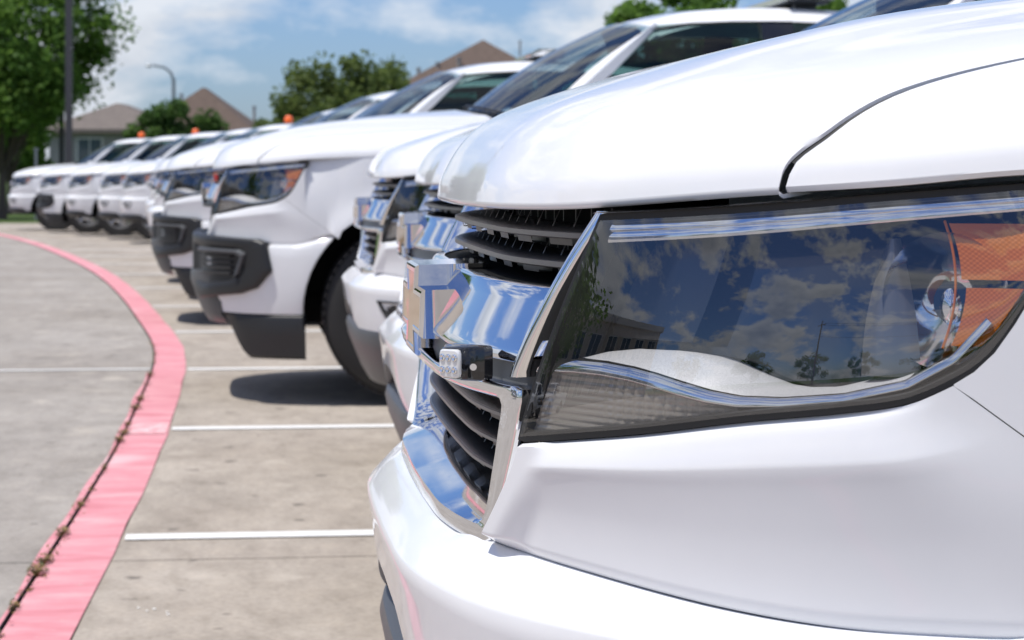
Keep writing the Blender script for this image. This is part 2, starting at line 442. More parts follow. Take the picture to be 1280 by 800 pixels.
def strip(prof, s0, s1, n=40, name=None):
    """sweep (z,o) profile along the plan outline between arc positions"""
    return [[B(l, z, o) for z, o in prof] for l in np.linspace(s0, s1, n + 1)]
def closed_strip(b, prof, l0, l1, n=40):
    rows = strip(prof, l0, l1, n); base = len(b.v); m = len(prof)
    b.grid(rows, True); b.f += [tuple(base + k for k in range(m)), tuple(base + n * m + k for k in range(m))]
    return b
def patch(b, outer, o, n=6, depth=.0):
    """filled polygon given in (l,z), draped on the skin at offset o (fan of shrinking rings), with a rim of given depth"""
    c = np.mean(np.array(outer), axis=0); rows = []
    if depth: rows.append([B(l, z, o - depth) for l, z in outer])
    for k in range(n + 1):
        w = 1 - k / n
        rows.append([B(c[0] + (l - c[0]) * w, c[1] + (z - c[1]) * w, o) for l, z in outer])
    b.grid(rows, True); return b
def resample(pts, n):
    pts = np.array(pts, float); d = np.concatenate([[0], np.cumsum(np.linalg.norm(np.diff(pts, axis=0), axis=1))])
    return [tuple(np.interp(t, d, pts[:, k]) for k in range(pts.shape[1])) for t in np.linspace(0, d[-1], n)]

def make_grille(root, low_mat):
    g = MB()          # dark back panel with the side walls of the openings
    g.grid([[B(l, z, -.155) for z in (.70, .78, .86, .94, 1.03)] for l in np.linspace(-l_s(.66), l_s(.66), 30)])
    g.grid([[B(l, .9445, o) for o in (-.15, -.060)] for l in np.linspace(-l_s(.57), l_s(.57), 30)])
    g.grid([[B(l, .880, o) for o in (-.15, -.05)] for l in np.linspace(-l_s(.54), l_s(.54), 30)])
    for sg in (1, -1):
        g.grid([[B(sg * l_s(lerp(.550, .632, (z - .86) / .16)), z, o) for o in (-.16, -.06)] for z in (.86, .90, .95, 1.0, 1.03)])
        g.grid([[B(sg * l_s(lerp(.455, .50, (z - .72) / .12)), z, o) for o in (-.16, -.085)] for z in (.70, .75, .80, .86)])
    gr = g.build('grille', DARK, root)
    l5 = l_s(.5)
    # chrome centre bar
    prof = [(.9495, -.060), (.9500, -.049), (.9470, -.0455), (.935, -.040), (.915, -.030), (.900, -.0225), (.891, -.018), (.885, -.0155), (.881, -.0155), (.8785, -.018), (.8775, -.035)]
    rows = []
    for l in np.linspace(-1, 1, 81):
        row = []
        for z, o in prof:
            e = l_s(lerp(.541, .572, (z - .8775) / .072)); row.append(B(l * e, z - .003, o - .004))
        rows.append(row)
    MB().grid(rows).build('grille_bar', CHROME, gr, sharp=60)
    # black strip between the bar and the lower surround
    closed_strip(MB(), [(.8775, -.03), (.8775, -.07), (.852, -.07), (.852, -.026)], -l_s(.545), l_s(.545)).build('grille_strip', GREY, gr)
    # louvers
    for z, dz, e in ((.9945, .0085, .612), (.966, .009, .590), (.8165, .0070, .482), (.789, .0070, .470), (.761, .0070, .457)):
        b = MB(); up = z > .9; of = -.082 if up else -.050; e -= .008
        prof = [(z + dz / 2, of), (z + dz / 2 - .002, of + .0035), (z - dz / 2 + .003, of + .0035), (z - dz / 2, of), (z - dz / 2 + .004, of - .012), (z + .000, of - .06), (z + .006, of - .06), (z + dz / 2 + .002, of - .012)]
        closed_strip(b, prof, -l_s(e), l_s(e), 60).build('louver', LOUVER, gr, sharp=30)
        lb = closed_strip(MB(), [(z + dz / 2 - .0012, of + .002), (z + dz / 2 - .0022, of + .0046), (z - dz / 2 + .0016, of + .0046), (z - dz / 2 + .0006, of + .002)], -l_s(e), l_s(e), 60)
        lb.build('louver_lip_lit', LIP_LIT, gr)  # overlaid strip carries the reflected light along the front edge as colour
        fb = MB()
        for l in np.arange(-l_s(e) + .03, l_s(e) - .02, .062):
            zt = z + (.024 if up else .0225)
            rows = [[B(l + q, z + .003, of - .016), B(l + q, zt, of - .026), B(l + q, zt, of - .058), B(l + q, z + .008, of - .058)] for q in (-.0018, .0018)]
            fb.grid(rows, True)
        # stepped tabs hanging below the front edge
        for l in np.arange(-l_s(e) + .05, l_s(e) - .06, .125):
            rows = [[B(l + q, z - dz / 2 + .003, of - .004), B(l + q, z - dz / 2 - .0065, of - .006), B(l + q, z - dz / 2 - .0065, of - .02), B(l + q, z - dz / 2 + .004, of - .02)] for q in (0, .012, .05, .062)]
            fb.grid(rows, True)
        tag(fb.build('louver_fins', LOUVER, gr, smooth=False), kind='stuff')
    # side stiles beside the upper opening
    for sg in (1, -1):
        rows = []
        for v in pieces(24, 0, 1):
            z = lerp(.866, 1.019, v); so = lerp(.541, .621, v ** 1.1); si = lerp(.521, .596, v ** 1.1) - .004 * math.sin(v * 3.14)
            rake = -.040 * v ** 1.2
            rows.append([B(sg * l_s(so + .003), z, -.04 + rake), B(sg * l_s(so + .0015), z, -.004 + rake), B(sg * l_s(so - .003), z, -.001 + rake),
                         B(sg * l_s(lerp(so, si, .5)), z, -.003 + rake), B(sg * l_s(si + .004), z, -.010 + rake), B(sg * l_s(si), z, -.016 + rake), B(sg * l_s(si - .006), z, -.115)])
        MB().grid(rows).build('grille_stile', CHROME, gr, sharp=60)
    # chrome surround of the lower opening: outer edge, face, inner front edge, inner back edge
    def loop(top, side, cn, end, d=0.):
        side = [(q[0] - d, q[1]) for q in side]; cn = (cn[0] - d, cn[1]); end = (end[0] - d, end[1])
        pts = [(0, top), (side[0][0] - .012, top), (side[0][0] - .003, top - .002)] + side
        p0 = side[-1]
        for t in (.2, .4, .6, .8, 1): pts.append(tuple((1 - t) ** 2 * p0[k] + 2 * t * (1 - t) * cn[k] + t * t * end[k] for k in (0, 1)))
        pts += [(end[0] * t, end[1] - .003 * (1 - t)) for t in (.85, .7, .55, .4, .2, 0)]
        return pts + [(-q, z) for q, z in pts[::-1]][1:-1]
    SO = [(.539, .846), (.5315, .82), (.5215, .795), (.510, .77), (.497, .744)]; SI = [(.494, .834), (.486, .813), (.478, .79), (.469, .768), (.460, .745)]
    lv = [(loop(.8560, SO, (.485, .701), (.455, .6975), 0), -.040), (loop(.8560, SO, (.485, .702), (.455, .6985), .001), -.0135), (loop(.8550, SO, (.484, .704), (.455, .7000), .003), -.0098), (loop(.8535, SO, (.483, .705), (.454, .7015), .006), -.009),
          (loop(.8440, SI, (.450, .7215), (.430, .7155), -.004), -.0112), (loop(.8415, SI, (.450, .723), (.430, .7172), .0), -.0150), (loop(.8400, SI, (.450, .731), (.430, .7268), .006), -.042),
          (loop(.8390, SI, (.450, .741), (.428, .7385), .013), -.078), (loop(.8390, SI, (.450, .747), (.428, .7435), .018), -.15)]
    rows = []
    for lp, o in lv:
        fine = resample(lp + [lp[0]], 220)[:-1]
        rows.append([B(l_s(s) if s else 0, z, o) for s, z in fine])
    MB().grid(rows, True).build('grille_surround', low_mat, gr, sharp=50)
    # emblem: chrome body with a gold face
    bow = [(-.060, .050), (.072, .050), (.060, .026), (.150, .026), (.128, -.026), (.048, -.026), (.060, -.050), (-.072, -.050), (-.060, -.026), (-.150, -.026), (-.128, .026), (-.048, .026)]
    def bowring(k, o, dz=.0):
        out = []
        for i, (s, z) in enumerate(bow):
            out.append(B(l_s(s * k) if s else 0, .8985 + z * (k if abs(k) else 1), o))
        return out
    def inset(dist):
        n = len(bow); out = []
        for i in range(n):
            p0, p1, p2 = [np.array(bow[j % n]) for j in (i - 1, i, i + 1)]
            e1 = (p1 - p0) / np.linalg.norm(p1 - p0); e2 = (p2 - p1) / np.linalg.norm(p2 - p1)
            n1 = np.array([e1[1], -e1[0]]); n2 = np.array([e2[1], -e2[0]])
            k = n1 + n2; k = k / max(.4, 1 + n1.dot(n2)); out.append(tuple(p1 + k * dist))
        return out
    def ringpts(pts, o): return [B(l_s(s) if abs(s) > 1e-6 else 0, .8985 + z, o) for s, z in pts]
    def fill(b, pts, o):
        base = len(b.v); v = ringpts(pts, o); b.add(v, [(0, 1, 2, 5, 6, 7, 8, 11), (2, 3, 4, 5), (8, 9, 10, 11)])
    eb = MB(); eb.grid([ringpts(inset(-.003), -.085), ringpts(inset(-.001), -.009), ringpts(inset(.001), -.0055), ringpts(inset(.0030), -.0045), ringpts(inset(.0075), -.0045), ringpts(inset(.0085), -.0065)], True)
    em = eb.build('grille_emblem', CHROME, gr, smooth=False)
    fb = MB(); fill(fb, inset(.0080), -.0058); fb.build('emblem_face', GOLD, gr, smooth=False)
    return gr

def hl_pt(a, v, o=0.):
    """lens surface: a 0..1 inner to outer, v 0..1 bottom to top"""
    lb = lerp(LB0, LB1, a); lt = lerp(LT0, LT1, a); l = lerp(lb, lt, v)
    return l, lerp(zhb(lb), float(_ht(lt)), v)
def rake_o(v): return -.030 * v ** 1.55
def lens_B(l, z, o):
    zb, zt = zhb(min(max(l, LB0), LB1)), float(_ht(min(max(l, LT0), LT1)))
    v = min(max((z - zb) / max(zt - zb, .02), 0), 1)
    return B(l, z, o + rake_o(v))
def ribbon(b, path, w0, w1, o, thick, n=60, round_=.3):
    """rounded trim strip in (s,z) path on the lens surface; w0 below, w1 above"""
    pts = resample([(l_s(s), z) for s, z in path], n); rows = []
    for i, (l, z) in enumerate(pts):
        a, c = pts[max(i - 1, 0)], pts[min(i + 1, n - 1)]; t = np.array([c[0] - a[0], c[1] - a[1]]); t /= np.linalg.norm(t); nn = np.array([-t[1], t[0]])
        row = []
        W0 = w0(i / (n - 1)) if callable(w0) else w0; W1 = w1(i / (n - 1)) if callable(w1) else w1
        for q, oo in ((-W0, -thick), (-W0, -.0012), (-W0 * .85, .0004), (-W0 * .7, .0007), (0, -.0002), (W1 * .75, -.0014), (W1, -.0040), (W1, -thick)):
            row.append(lens_B(l + nn[0] * q, z + nn[1] * q, o + oo))
        rows.append(row)
    b.grid(rows); return b

def make_headlight(root, sg):
    flip = lambda rows: [[(p[0], sg * p[1], p[2]) for p in r] for r in rows]
    def out(b, name, m, parent, **k):
        b.v = [(p[0], sg * p[1], p[2]) for p in b.v]; return b.build(name, m, parent, **k)
    # housing: rim seal + deep black box
    b = MB(); rim = []
    for a in pieces(60, 0, 1): rim.append(hl_pt(a, 0) + (0,))
    for v in pieces(6, 0, 1)[1:-1]: rim.append(hl_pt(1, v) + (v,))
    for a in pieces(60, 1, 0): rim.append(hl_pt(a, 1) + (1,))
    for v in pieces(16, 1, 0)[1:-1]: rim.append(hl_pt(0, v) + (v,))
    cen = np.mean([(r[0], r[1]) for r in rim], axis=0)
    def ring(k, o, grow=0):
        res = []
        for i, (l, z, v) in enumerate(rim):
            a, c = rim[i - 1], rim[(i + 1) % len(rim)]; t = np.array([c[0] - a[0], c[1] - a[1]]); t /= max(np.linalg.norm(t), 1e-6); nn = np.array([t[1], -t[0]])
            res.append(B(l + nn[0] * grow, z + nn[1] * grow, rake_o(v) + o))
        return res
    b.grid([ring(1, -.05, .004), ring(1, -.004, .004), ring(1, -.0015, .0035), ring(1, -.0015, -.0045), ring(1, -.004, -.0055), ring(1, -.03, -.006)], True)
    h = out(b, 'headlight', SEAL_SHADE, root)
    b = MB(); b.grid([ring(1, -.03, -.006), ring(1, -.055, -.010)], True)
    b.grid([[B(*(hl_pt(a, v)), rake_o(v) - .085) for v in pieces(8, 0, 1)] for a in pieces(30, 0, 1)])
    out(b, 'headlight_housing', GLOSSBLACK, h)
    # black seal between hood edge and lamp
    rows = []
    for a in pieces(40, -.02, 1):
        l = lerp(LT0, LT1, a); z = float(_ht(min(max(l, LT0), LT1)))
        rows.append([B(l, z + .0035, -.028), B(l, z + .0045, -.036), B(l, z + .006, -.060), B(l, z - .02, -.10)])
    out(MB().grid(rows), 'lamp_seal', GLOSSBLACK, h)
    # chrome strip along the top
    b = MB(); rows = []
    for a in pieces(60, .012, .985):
        l = lerp(LT0, LT1, a) + .004; z = float(_ht(l)); row = []
        for dz, o in ((-.003, -.0085), (-.006, -.0065), (-.0095, -.0055), (-.0105, -.0075), (-.0112, -.0068), (-.0165, -.0050), (-.0185, -.0056), (-.0185, -.03)):
            row.append(B(l - dz * -.25, z + dz * (1 + .25 * (1 - a)), rake_o(1) + o + .001))
        rows.append(row)
    out(b.grid(rows), 'chrome_strip', CHROME, h, sharp=50)
    # lower wave trim
    wave = [(.560, .8745), (.575, .8785), (.607, .8815), (.640, .8815), (.670, .8790), (.691, .8755), (.711, .8710), (.737, .8655), (.758, .8630), (.784, .8645), (.816, .8710), (.839, .8830), (.8535, .9045), (.8635, .9360)]
    out(ribbon(MB(), wave, lambda t: .0066 * float(sstep(-.08, .10, t)) * (1 - .42 * float(sstep(.35, .7, t))), lambda t: .0062 * float(sstep(-.08, .10, t)) * (1 - .38 * float(sstep(.35, .7, t))), -.009, .03, 110), 'wave_trim', CHROME, h, sharp=60)
    # silver shelf above the trim
    lo = resample([(l_s(s), z + .003) for s, z in wave[1:12]], 60)
    hi = resample([(l_s(s), z) for s, z in [(.580, .8835), (.614, .8925), (.651, .8978), (.692, .8990), (.715, .8970), (.733, .8925), (.754, .8838), (.771, .8775), (.79, .8752), (.808, .8768), (.834, .8890), (.842, .8940)]], 60)
    rows = []
    for p, q in zip(lo, hi):
        row = []
        for t in (0, .12, .35, .6, .85, 1, 1.0):
            row.append(lens_B(lerp(p[0], q[0], t), lerp(p[1], q[1], t), -.012 - .030 * t ** 1.3))
        row[-1] = lens_B(q[0], q[1] - .004, -.075)
        rows.append(row)
    out(MB().grid(rows), 'silver_bezel', SILVER, h)
    # turn signal: ribbed lamp below the wave
    wl = pchip([l_s(s) for s, z in wave[:11]], [z for s, z in wave[:11]]); rows = []
    nl, nz = 110, 48
    for i in range(nl + 1):
        l = lerp(LB0 + .006, l_s(.757), i / nl); zt = float(wl(max(l, l_s(.561)))) - .003; zb = zhb(l) + .004
        row = []
        for j in range(nz + 1):
            v = j / nz; z = lerp(zb, zt, v); lz = l + .12 * (z - .811) * (1 - i / nl)
            w = float(sstep(.30, .55, i / nl)) * float(sstep(.0, .15, v))
            rib = .0009 * abs(math.sin((z - .8) / .0062 * math.pi)) * (1 - .5 * w)
            sc = w * .0028 * abs(math.sin((l - LB0) / .0125 * math.pi))
            edge = .006 * float(1 - sstep(.0, .10, i / nl)) 
            row.append(lens_B(lz, z, -.014 - .004 * (1 - v) + rib + sc + edge))
        rows.append(row)
    out(MB().grid(rows), 'turn_signal', TURN, h, sharp=80)
    # inner ribbed panel and reflector bowl
    def fin(path_lo, path_hi, o0, o1, m, name, ribs=0, n=40):
        lo_, hi_ = resample([(l_s(s), z) for s, z in path_lo], n), resample([(l_s(s), z) for s, z in path_hi], n); rows = []
        for p, q in zip(lo_, hi_):
            row = []
            for j in range(25):
                t = j / 24; row.append(lens_B(lerp(p[0], q[0], t), lerp(p[1], q[1], t), lerp(o0, o1, t)))
            rows.append(row)
        return rows
    def ribbed_fin(corners, o, bulge, name, m, period=.0024):
        (a0, a1), (b0, b1), = corners; rows = []
        n = 120
        for j in range(n + 1):
            t = j / n; L0 = lerp(l_s(a0[0]), l_s(a1[0]), t) - .006 * math.sin(t * 3.14); L1 = lerp(l_s(b0[0]), l_s(b1[0]), t) + .004 * math.sin(t * 3.14)
            row = []
            for i in range(9):
                u = i / 8; l = lerp(L0, L1, u); z = lerp(lerp(a0[1], a1[1], t), lerp(b0[1], b1[1], t), u)
                row.append(lens_B(l, z, o + bulge * math.sin(u * 3.14) + .00025 * (j % 2)))
            rows.append(row)
        out(MB().grid(rows), name, m, h, sharp=70)
    ribbed_fin((((.820, .888), (.830, 1.000)), ((.843, .888), (.8345, 1.000))), -.034, .012, 'lamp_divider', RIBBED)
    ribbed_fin((((.60, .905), (.648, 1.003)), ((.690, .905), (.715, 1.005))), -.060, .004, 'lamp_inner_panel', PANELD)
    def bowl(lc, zc, r, depth, o, name):
        rows = []
        for k in range(13):
            t = k / 12; rr = r * (1 - t) ; rows.append([B(lc + rr * .95 * math.cos(q), zc + rr * math.sin(q), o - depth * (1 - (1 - t) ** 2) + rake_o(.5)) for q in [2 * math.pi * j / 48 for j in range(48)]])
        return out(MB().grid(rows, True), name, REFLECT, h)
    lc = l_s(.835) + .040
    bowl(lc, .950, .056, .07, -.020, 'reflector_bowl')
    b = MB()
    for k, (r, o) in enumerate(((.010, -.070), (.010, -.03), (.0125, -.028), (.0125, -.024), (.006, -.0215))): 
        pass
    rows = [[B(lc + .004 + r * .6 * math.cos(q), .945 + r * math.sin(q), o) for q in [2 * math.pi * j / 20 for j in range(20)]] for r, o in ((.007, -.085), (.007, -.048), (.0145, -.045), (.0150, -.040), (.011, -.037), (.001, -.036))]
    out(b.grid(rows, True), 'bulb_cap', REFLECT, h)
    b = MB()
    for r0, dz in ((.0025, 0), (.0025, .006)):
        b.tube([B(lc + (.048 + r0) * math.cos(q), .950 + (.050 + r0) * math.sin(q), -.034 + rake_o(.5)) for q in [2 * math.pi * j / 48 for j in range(49)]], .0024, 8)
    out(b, 'bowl_rim', GLOSSBLACK, h)
    # amber side reflector: two prism fields
    b = MB()
    def field(z0, z1, s0, s1b):
        rows = []; n, mq = 90, 70
        for i in range(n + 1):
            u = i / n; row = []
            for j in range(mq + 1):
                v = j / mq; z = lerp(z0, z1, v); L0 = l_s(s0) + .010 + .012 * (1 - (2 * ((z - .915) / .10) - 1) ** 2) ; l = lerp(L0, l_s(s1b), u)
                zm = zhb(min(l, LB1)) + .012
                z = max(z, min(zm, float(_ht(min(l, LT1))) - .02))
                row.append(lens_B(l, z, -.014 + .0003 * math.sin(u * 105) * math.sin(v * 75)))
            rows.append(row)
        b.grid(rows)
    field(.968, 1.013, .8475, .882); field(.915, .9615, .8490, .880)
    out(b, 'amber_reflector', AMBER, h, sharp=85)
    b = MB(); b.tube([lens_B(l_s(.8465) + .010 + .010 * (1 - (2 * t - 1) ** 2), lerp(.913, 1.015, t), -.014) for t in pieces(20, 0, 1)], .0011, 6)
    out(b, 'amber_edge', AMBER, h)
    # clear outer lens
    rows = [[B(*hl_pt(a, v), rake_o(v) + .0005 + .003 * math.sin(math.pi * min(1, a * 3) / 2) * math.sin(math.pi * v)) for v in pieces(20, .01, .985)] for a in pieces(70, .004, .99)]
    out(MB().grid(rows), 'lens', LENS, h)
    return h

def strobe(root, px, s, z, yaw, red=False):
    """small surface-mount strobe lamp in the grille"""
    M = Matrix.Translation((px, -s, z)) @ Matrix.Rotation(yaw, 4, 'Z')
    b = MB()
    def ring(y, wx, hz): 
        pts = []
        for sx, sz in ((-1, -1), (1, -1), (1, 1), (-1, 1)):
            for q in (0, 1, 2):
                ang = R({(-1, -1): 180, (1, -1): 270, (1, 1): 0, (-1, 1): 90}[(sx, sz)] + 45 * q); r = .004
                pts.append(M @ Vector((sx * (wx - r) + r * math.cos(ang), y, sz * (hz - r) + r * math.sin(ang))))
        return pts
    rows = [ring(.028, .026, .0165), ring(.016, .026, .0165), ring(.012, .022, .0165), ring(.005, .0150, .0160), ring(.0, .0140, .0152), ring(-.002, .0132, .0142)]
    b.grid(rows, True); b.f.append(tuple(range(len(rows[0])))); b.f.append(tuple(5 * len(rows[0]) + i for i in range(len(rows[0]))))
    o = b.build('strobe_light', GLOSSBLACK, root, sharp=40)
    b = MB(); r2 = [ring(-.001, .0128, .0137), ring(-.0045, .0126, .0135), ring(-.006, .0114, .012)]; b.grid(r2, True); b.f.append(tuple(2 * 12 + i for i in range(12)))
    b.build('strobe_lens', RED if red else LED, o, sharp=30)
    for i in (-1, 0, 1):
        for j in (-1, 1):
            c = M @ Vector((i * .0076, -.0062, j * .0058)); q = M.to_3x3() @ Vector((0, -1, 0))
            rows = []
            for r, d in ((.0035, 0), (.0035, .0006), (.0025, .0016), (.0012, .0012), (.0002, .0004)):
                rows.append([c + q * d + (M.to_3x3() @ Vector((r * math.cos(t), 0, r * math.sin(t)))) for t in [2 * math.pi * k / 14 for k in range(14)]])
            MB().grid(rows, True).build('led', REFLECT if not red else RED, o)
    for i in (-1, 1):
        b = MB()
        c = M @ Vector((i * .0186, .0085, -.003)); n = M.to_3x3() @ Vector((i * .6, -.8, 0)).normalized(); b.tube([c - n * .004, c + n * .002], .0034, 10)
        b.build('screw', REFLECT, o)
    return o

def wheel(root, cx, sg):
    y = -sg * .893; c = (cx, y, ZC)
    prof = [(.225, .02), (.235, .005), (.29, -.008), (.345, -.002), (.368, .012), (.373, .03), (.379, .06), (.379, .13), (.379, .19), (.373, .225), (.36, .245), (.29, .25), (.225, .23)]
    w = MB().lathe(prof, c, n=64, sgn=sg).build('wheel', TYRE, root)
    b = MB()
    for k in range(60):
        t = 2 * math.pi * k / 60
        for (h0, h1, ph) in ((.012, .055, 0), (.065, .12, .5), (.13, .185, 0), (.195, .236, .5)):
            a = t + ph * 2 * math.pi / 60
            M = Matrix.Translation((cx + .378 * math.cos(a), y + sg * (h0 + h1) / 2, ZC + .378 * math.sin(a))) @ Matrix.Rotation(-a, 4, 'Y')
            b.obox(M, .012, h1 - h0, .026)
    b.build('tread', TYRE, w, smooth=False)
    b = MB().lathe([(.232, .235), (.226, .21), (.21, .14), (.208, .06), (.222, .028), (.234, .012), (.238, .012), (.238, .004), (.228, .004), (.218, .02), (.205, .04)], c, n=64, sgn=sg)
    for k in range(5):
        for d in (-.10, .10):
            a0 = 2 * math.pi * k / 5 + d * .5; a1 = 2 * math.pi * k / 5 + d * 2.0
            for wdt in (.014,):
                p0 = Vector((cx + .05 * math.cos(a0), y + sg * .035, ZC + .05 * math.sin(a0))); p1 = Vector((cx + .215 * math.cos(a1), y + sg * .022, ZC + .215 * math.sin(a1)))
                b.tube([p0, p0.lerp(p1, .5) + Vector((0, -sg * .004, 0)), p1], [.022, .017, .021], 8)
    b.lathe([(.001, .012), (.03, .014), (.036, .022), (.07, .034), (.075, .06)], c, n=32, sgn=sg)
    b.build('rim', ALLOY, w)
    MB().lathe([(.001, .09), (.15, .09), (.15, .12), (.001, .12)], c, n=32, sgn=sg).build('brake_disc', SATIN, w)
    return w

# ---- greenhouse
def ghs(z): return float(np.interp(z, [1.15, 1.21, 1.45, 1.66, 1.72], [.905, .885, .775, .665, .625]))   # half-width of side glass at height z
zroof = pchip([1.90, 2.05, 2.3, 2.65, 3.0, 3.35], [1.665, 1.722, 1.768, 1.785, 1.772, 1.735])
def ws_pt(t, v):                   # windshield: t -1..1 across, v 0..1 up
    xb = 1.27 + .24 * abs(t) ** 2.2; zb = 1.275 - .085 * abs(t) ** 2; sb = .765
    xt = 1.985 + .11 * abs(t) ** 2; zt = 1.712 - .040 * abs(t) ** 2.4; st = .600
    x, z, s = lerp(xb, xt, v), lerp(zb, zt, v), lerp(sb, st, v) * t
    return (x - .03 * math.sin(v * math.pi) * .6, -s, z + .03 * math.sin(v * math.pi))
def belt(x): return 1.205 + .018 * (x - 1.5)
def body_o(z): return float(pchip([.36, .42, .50, .62, .80, .98, 1.08, 1.15, 1.26], [-.05, -.015, -.006, .0, .002, .006, -.004, -.022, -.055])(z))
def side_panel(x0, x1, sg, zb, zt, nx=14, b=None, rows_v=(0, .03, .1, .2, .35, .5, .65, .78, .88, .95, 1)):
    b = b or MB(); rows = []
    for x in pieces(nx, x0, x1):
        l = l_x(x); z0 = zb(x) if callable(zb) else zb; z1 = zt(x) if callable(zt) else zt
        row = [B(l, z0, body_o(z0) - .03)] + [B(l, lerp(z0, z1, v), body_o(lerp(z0, z1, v))) for v in rows_v]
        rows.append([(p[0], sg * p[1], p[2]) for p in row])
    for r in (rows[0], rows[-1]): pass
    e0 = [(p[0], p[1] + sg * .03, p[2]) for p in rows[0]]; e1 = [(p[0], p[1] + sg * .03, p[2]) for p in rows[-1]]
    b.grid([e0] + rows + [e1]); return b

def make_cab(root):
    # roof + pillars as one painted shell
    b = MB()
    rows = []
    for x in pieces(26, 1.965, 3.36):
        row = []
        for t in pieces(30, -1, 1):
            w = .612; zc = float(zroof(x)); s = t * w
            xx = x + (.11 * abs(t) ** 2 * max(0, 1 - (x - 1.965) / .5))
            row.append((xx, -s, zc - .030 * abs(t) ** 2 - .062 * max(0, abs(t) - .82) / .18 * abs(t) - .001))
        rows.append(row)
    b.grid(rows)
    for sg in (1, -1):
        # roof rail between roof edge and window top, down to the A pillar
        top = [(2.08, 1.688), (2.25, 1.713), (2.45, 1.722), (2.65, 1.724), (2.9, 1.717), (3.1, 1.70), (3.30, 1.670)]
        rr = []
        for x, z in top:
            zr = float(zroof(x)) - .030 - .063
            rr.append([(x, -sg * .612, zr + .002), (x, -sg * .632, zr - .003), (x, -sg * (ghs(z - .035) + .012), z - .030), (x, -sg * (ghs(z - .035) - .015), z - .036)])
        b.grid(rr)
        # A pillar: windshield edge to window front edge
        ra = []
        for v in pieces(16, 0, 1):
            w = ws_pt(sg, v); zz = lerp(1.20, 1.690, v); xw = lerp(1.545, 2.09, v); xw += .02 * math.sin(v * 3.14)
            zf = w[2] - .006 - .028 * v
            ra.append([w, (w[0] + .02, w[1] - sg * .018, w[2] - .002), (lerp(w[0], xw, .55), -sg * (ghs(zz) + .018), lerp(w[2], zz, .55)), (xw + .02, -sg * (ghs(zz) + .008), zz - .03 * v), (xw + .024, -sg * (ghs(zz) - .02), zz - .03 * v)])
        b.grid(ra)
        # C pillar / rear corner
        rc = []
        for v in pieces(8, 0, 1):
            z = lerp(belt(3.3), 1.665, v); xw = lerp(3.20, 3.14, v); xr = lerp(3.44, 3.33, v)
            rc.append([(xw - .0, -sg * (ghs(z) - .02), z), (xw, -sg * (ghs(z) + .004), z), (xr, -sg * (ghs(z) - .01), z), (xr + .03, -sg * (ghs(z) - .08), z), (xr + .03, -sg * (ghs(z) - .14), z)])
        b.grid(rc)
    # back wall of the cab
    b.grid([[(lerp(3.47, 3.37, v), y, lerp(.6, 1.66, v)) for v in (0, .55, .62)] for y in pieces(6, -.88, .88)])
    b.grid([[(lerp(3.385, 3.36, v), y * lerp(1, .93, v), lerp(1.60, 1.70, v)) for v in (0, 1)] for y in pieces(6, -.66, .66)])
    b.build('cab', PAINT, root, sharp=50)
    MB().grid([[ws_pt(t, v) for v in pieces(12, .0, .99)] for t in pieces(24, -.985, .985)]).build('windshield', WSGLASS, root)
    # black frit band and cowl
    b = MB(); b.grid([[(ws_pt(t, 0)[0] - .06 + q * .075, ws_pt(t, 0)[1], ws_pt(t, 0)[2] - .022 + .024 * q) for q in (0, .5, 1)] for t in pieces(24, -1, 1)]); b.build('cowl', BLACK, root)
    for y0, y1 in ((-.62, -.02), (.05, .60)):
        wp = MB(); wp.tube([(ws_pt(t, .05)[0] - .012, ws_pt(t, .05)[1], ws_pt(t, .05)[2] + .012) for t in pieces(10, -y1 / .76, -y0 / .76)], .007, 6); wp.build('wiper', BLACK, root)
    MB().grid([[(lerp(3.42, 3.385, v), y * lerp(1, .9, v), lerp(1.24, 1.60, v)) for v in (0, 1)] for y in pieces(6, -.70, .70)]).build('rear_window', GLASS, root)
    for sg in (1, -1):
        # glass
        def glass(poly_lo, poly_hi, name):
            rows = []
            for p, q in zip(resample(poly_lo, 14), resample(poly_hi, 14)):
                rows.append([(lerp(p[0], q[0], v), -sg * ghs(lerp(p[1], q[1], v)), lerp(p[1], q[1], v)) for v in pieces(8, 0, 1)])
            return MB().grid(rows).build(name, GLASS, root)
        glass([(1.555, 1.200), (2.60, belt(2.6))], [(2.10, 1.672), (2.25, 1.683), (2.45, 1.692), (2.57, 1.693)], 'door_window')
        glass([(2.72, belt(2.72)), (3.20, belt(3.2))], [(2.70, 1.690), (2.9, 1.686), (3.14, 1.664)], 'door_window')
        rows = [[(x, -sg * (ghs(z) + .006), z) for z in pieces(6, belt(2.65), 1.694)] for x in (2.585, 2.735)]
        MB().grid([[(r[0][0], r[0][1] + sg * .02, r[0][2]) if False else p for p in r] for r in rows]).build('door_pillar', GLOSSBLACK, root)
        for x0, x1 in ((1.462, 2.655), (2.663, 3.455)):
            d = side_panel(x0, x1, sg, .44, belt, 18).build('door', PAINT, root)
            yb = -sg * (.945 + .012); hx = x1 - .20
            hb = MB(); hb.tube([(hx, -sg * .945, 1.02), (hx + .01, yb - sg * .02, 1.022), (hx + .13, yb - sg * .02, 1.022), (hx + .14, -sg * .945, 1.02)], .013, 8); hb.build('door_handle', PAINT, d)
            tb = MB(); tb.grid([[(x, -sg * (ghs(1.205) + .016 + q), belt(x) + dz) for q, dz in ((-.03, .006), (0, .006), (.004, 0), (.002, -.012))] for x in pieces(6, x0 + (.09 if x0 < 2 else .05), x1 - .06)]); tb.build('belt_moulding', BLACK, d)
        side_panel(1.452, 3.46, sg, .33, .437, 12).build('sill', PAINT, root)
        # mirror
        mb = MB(); rows = []
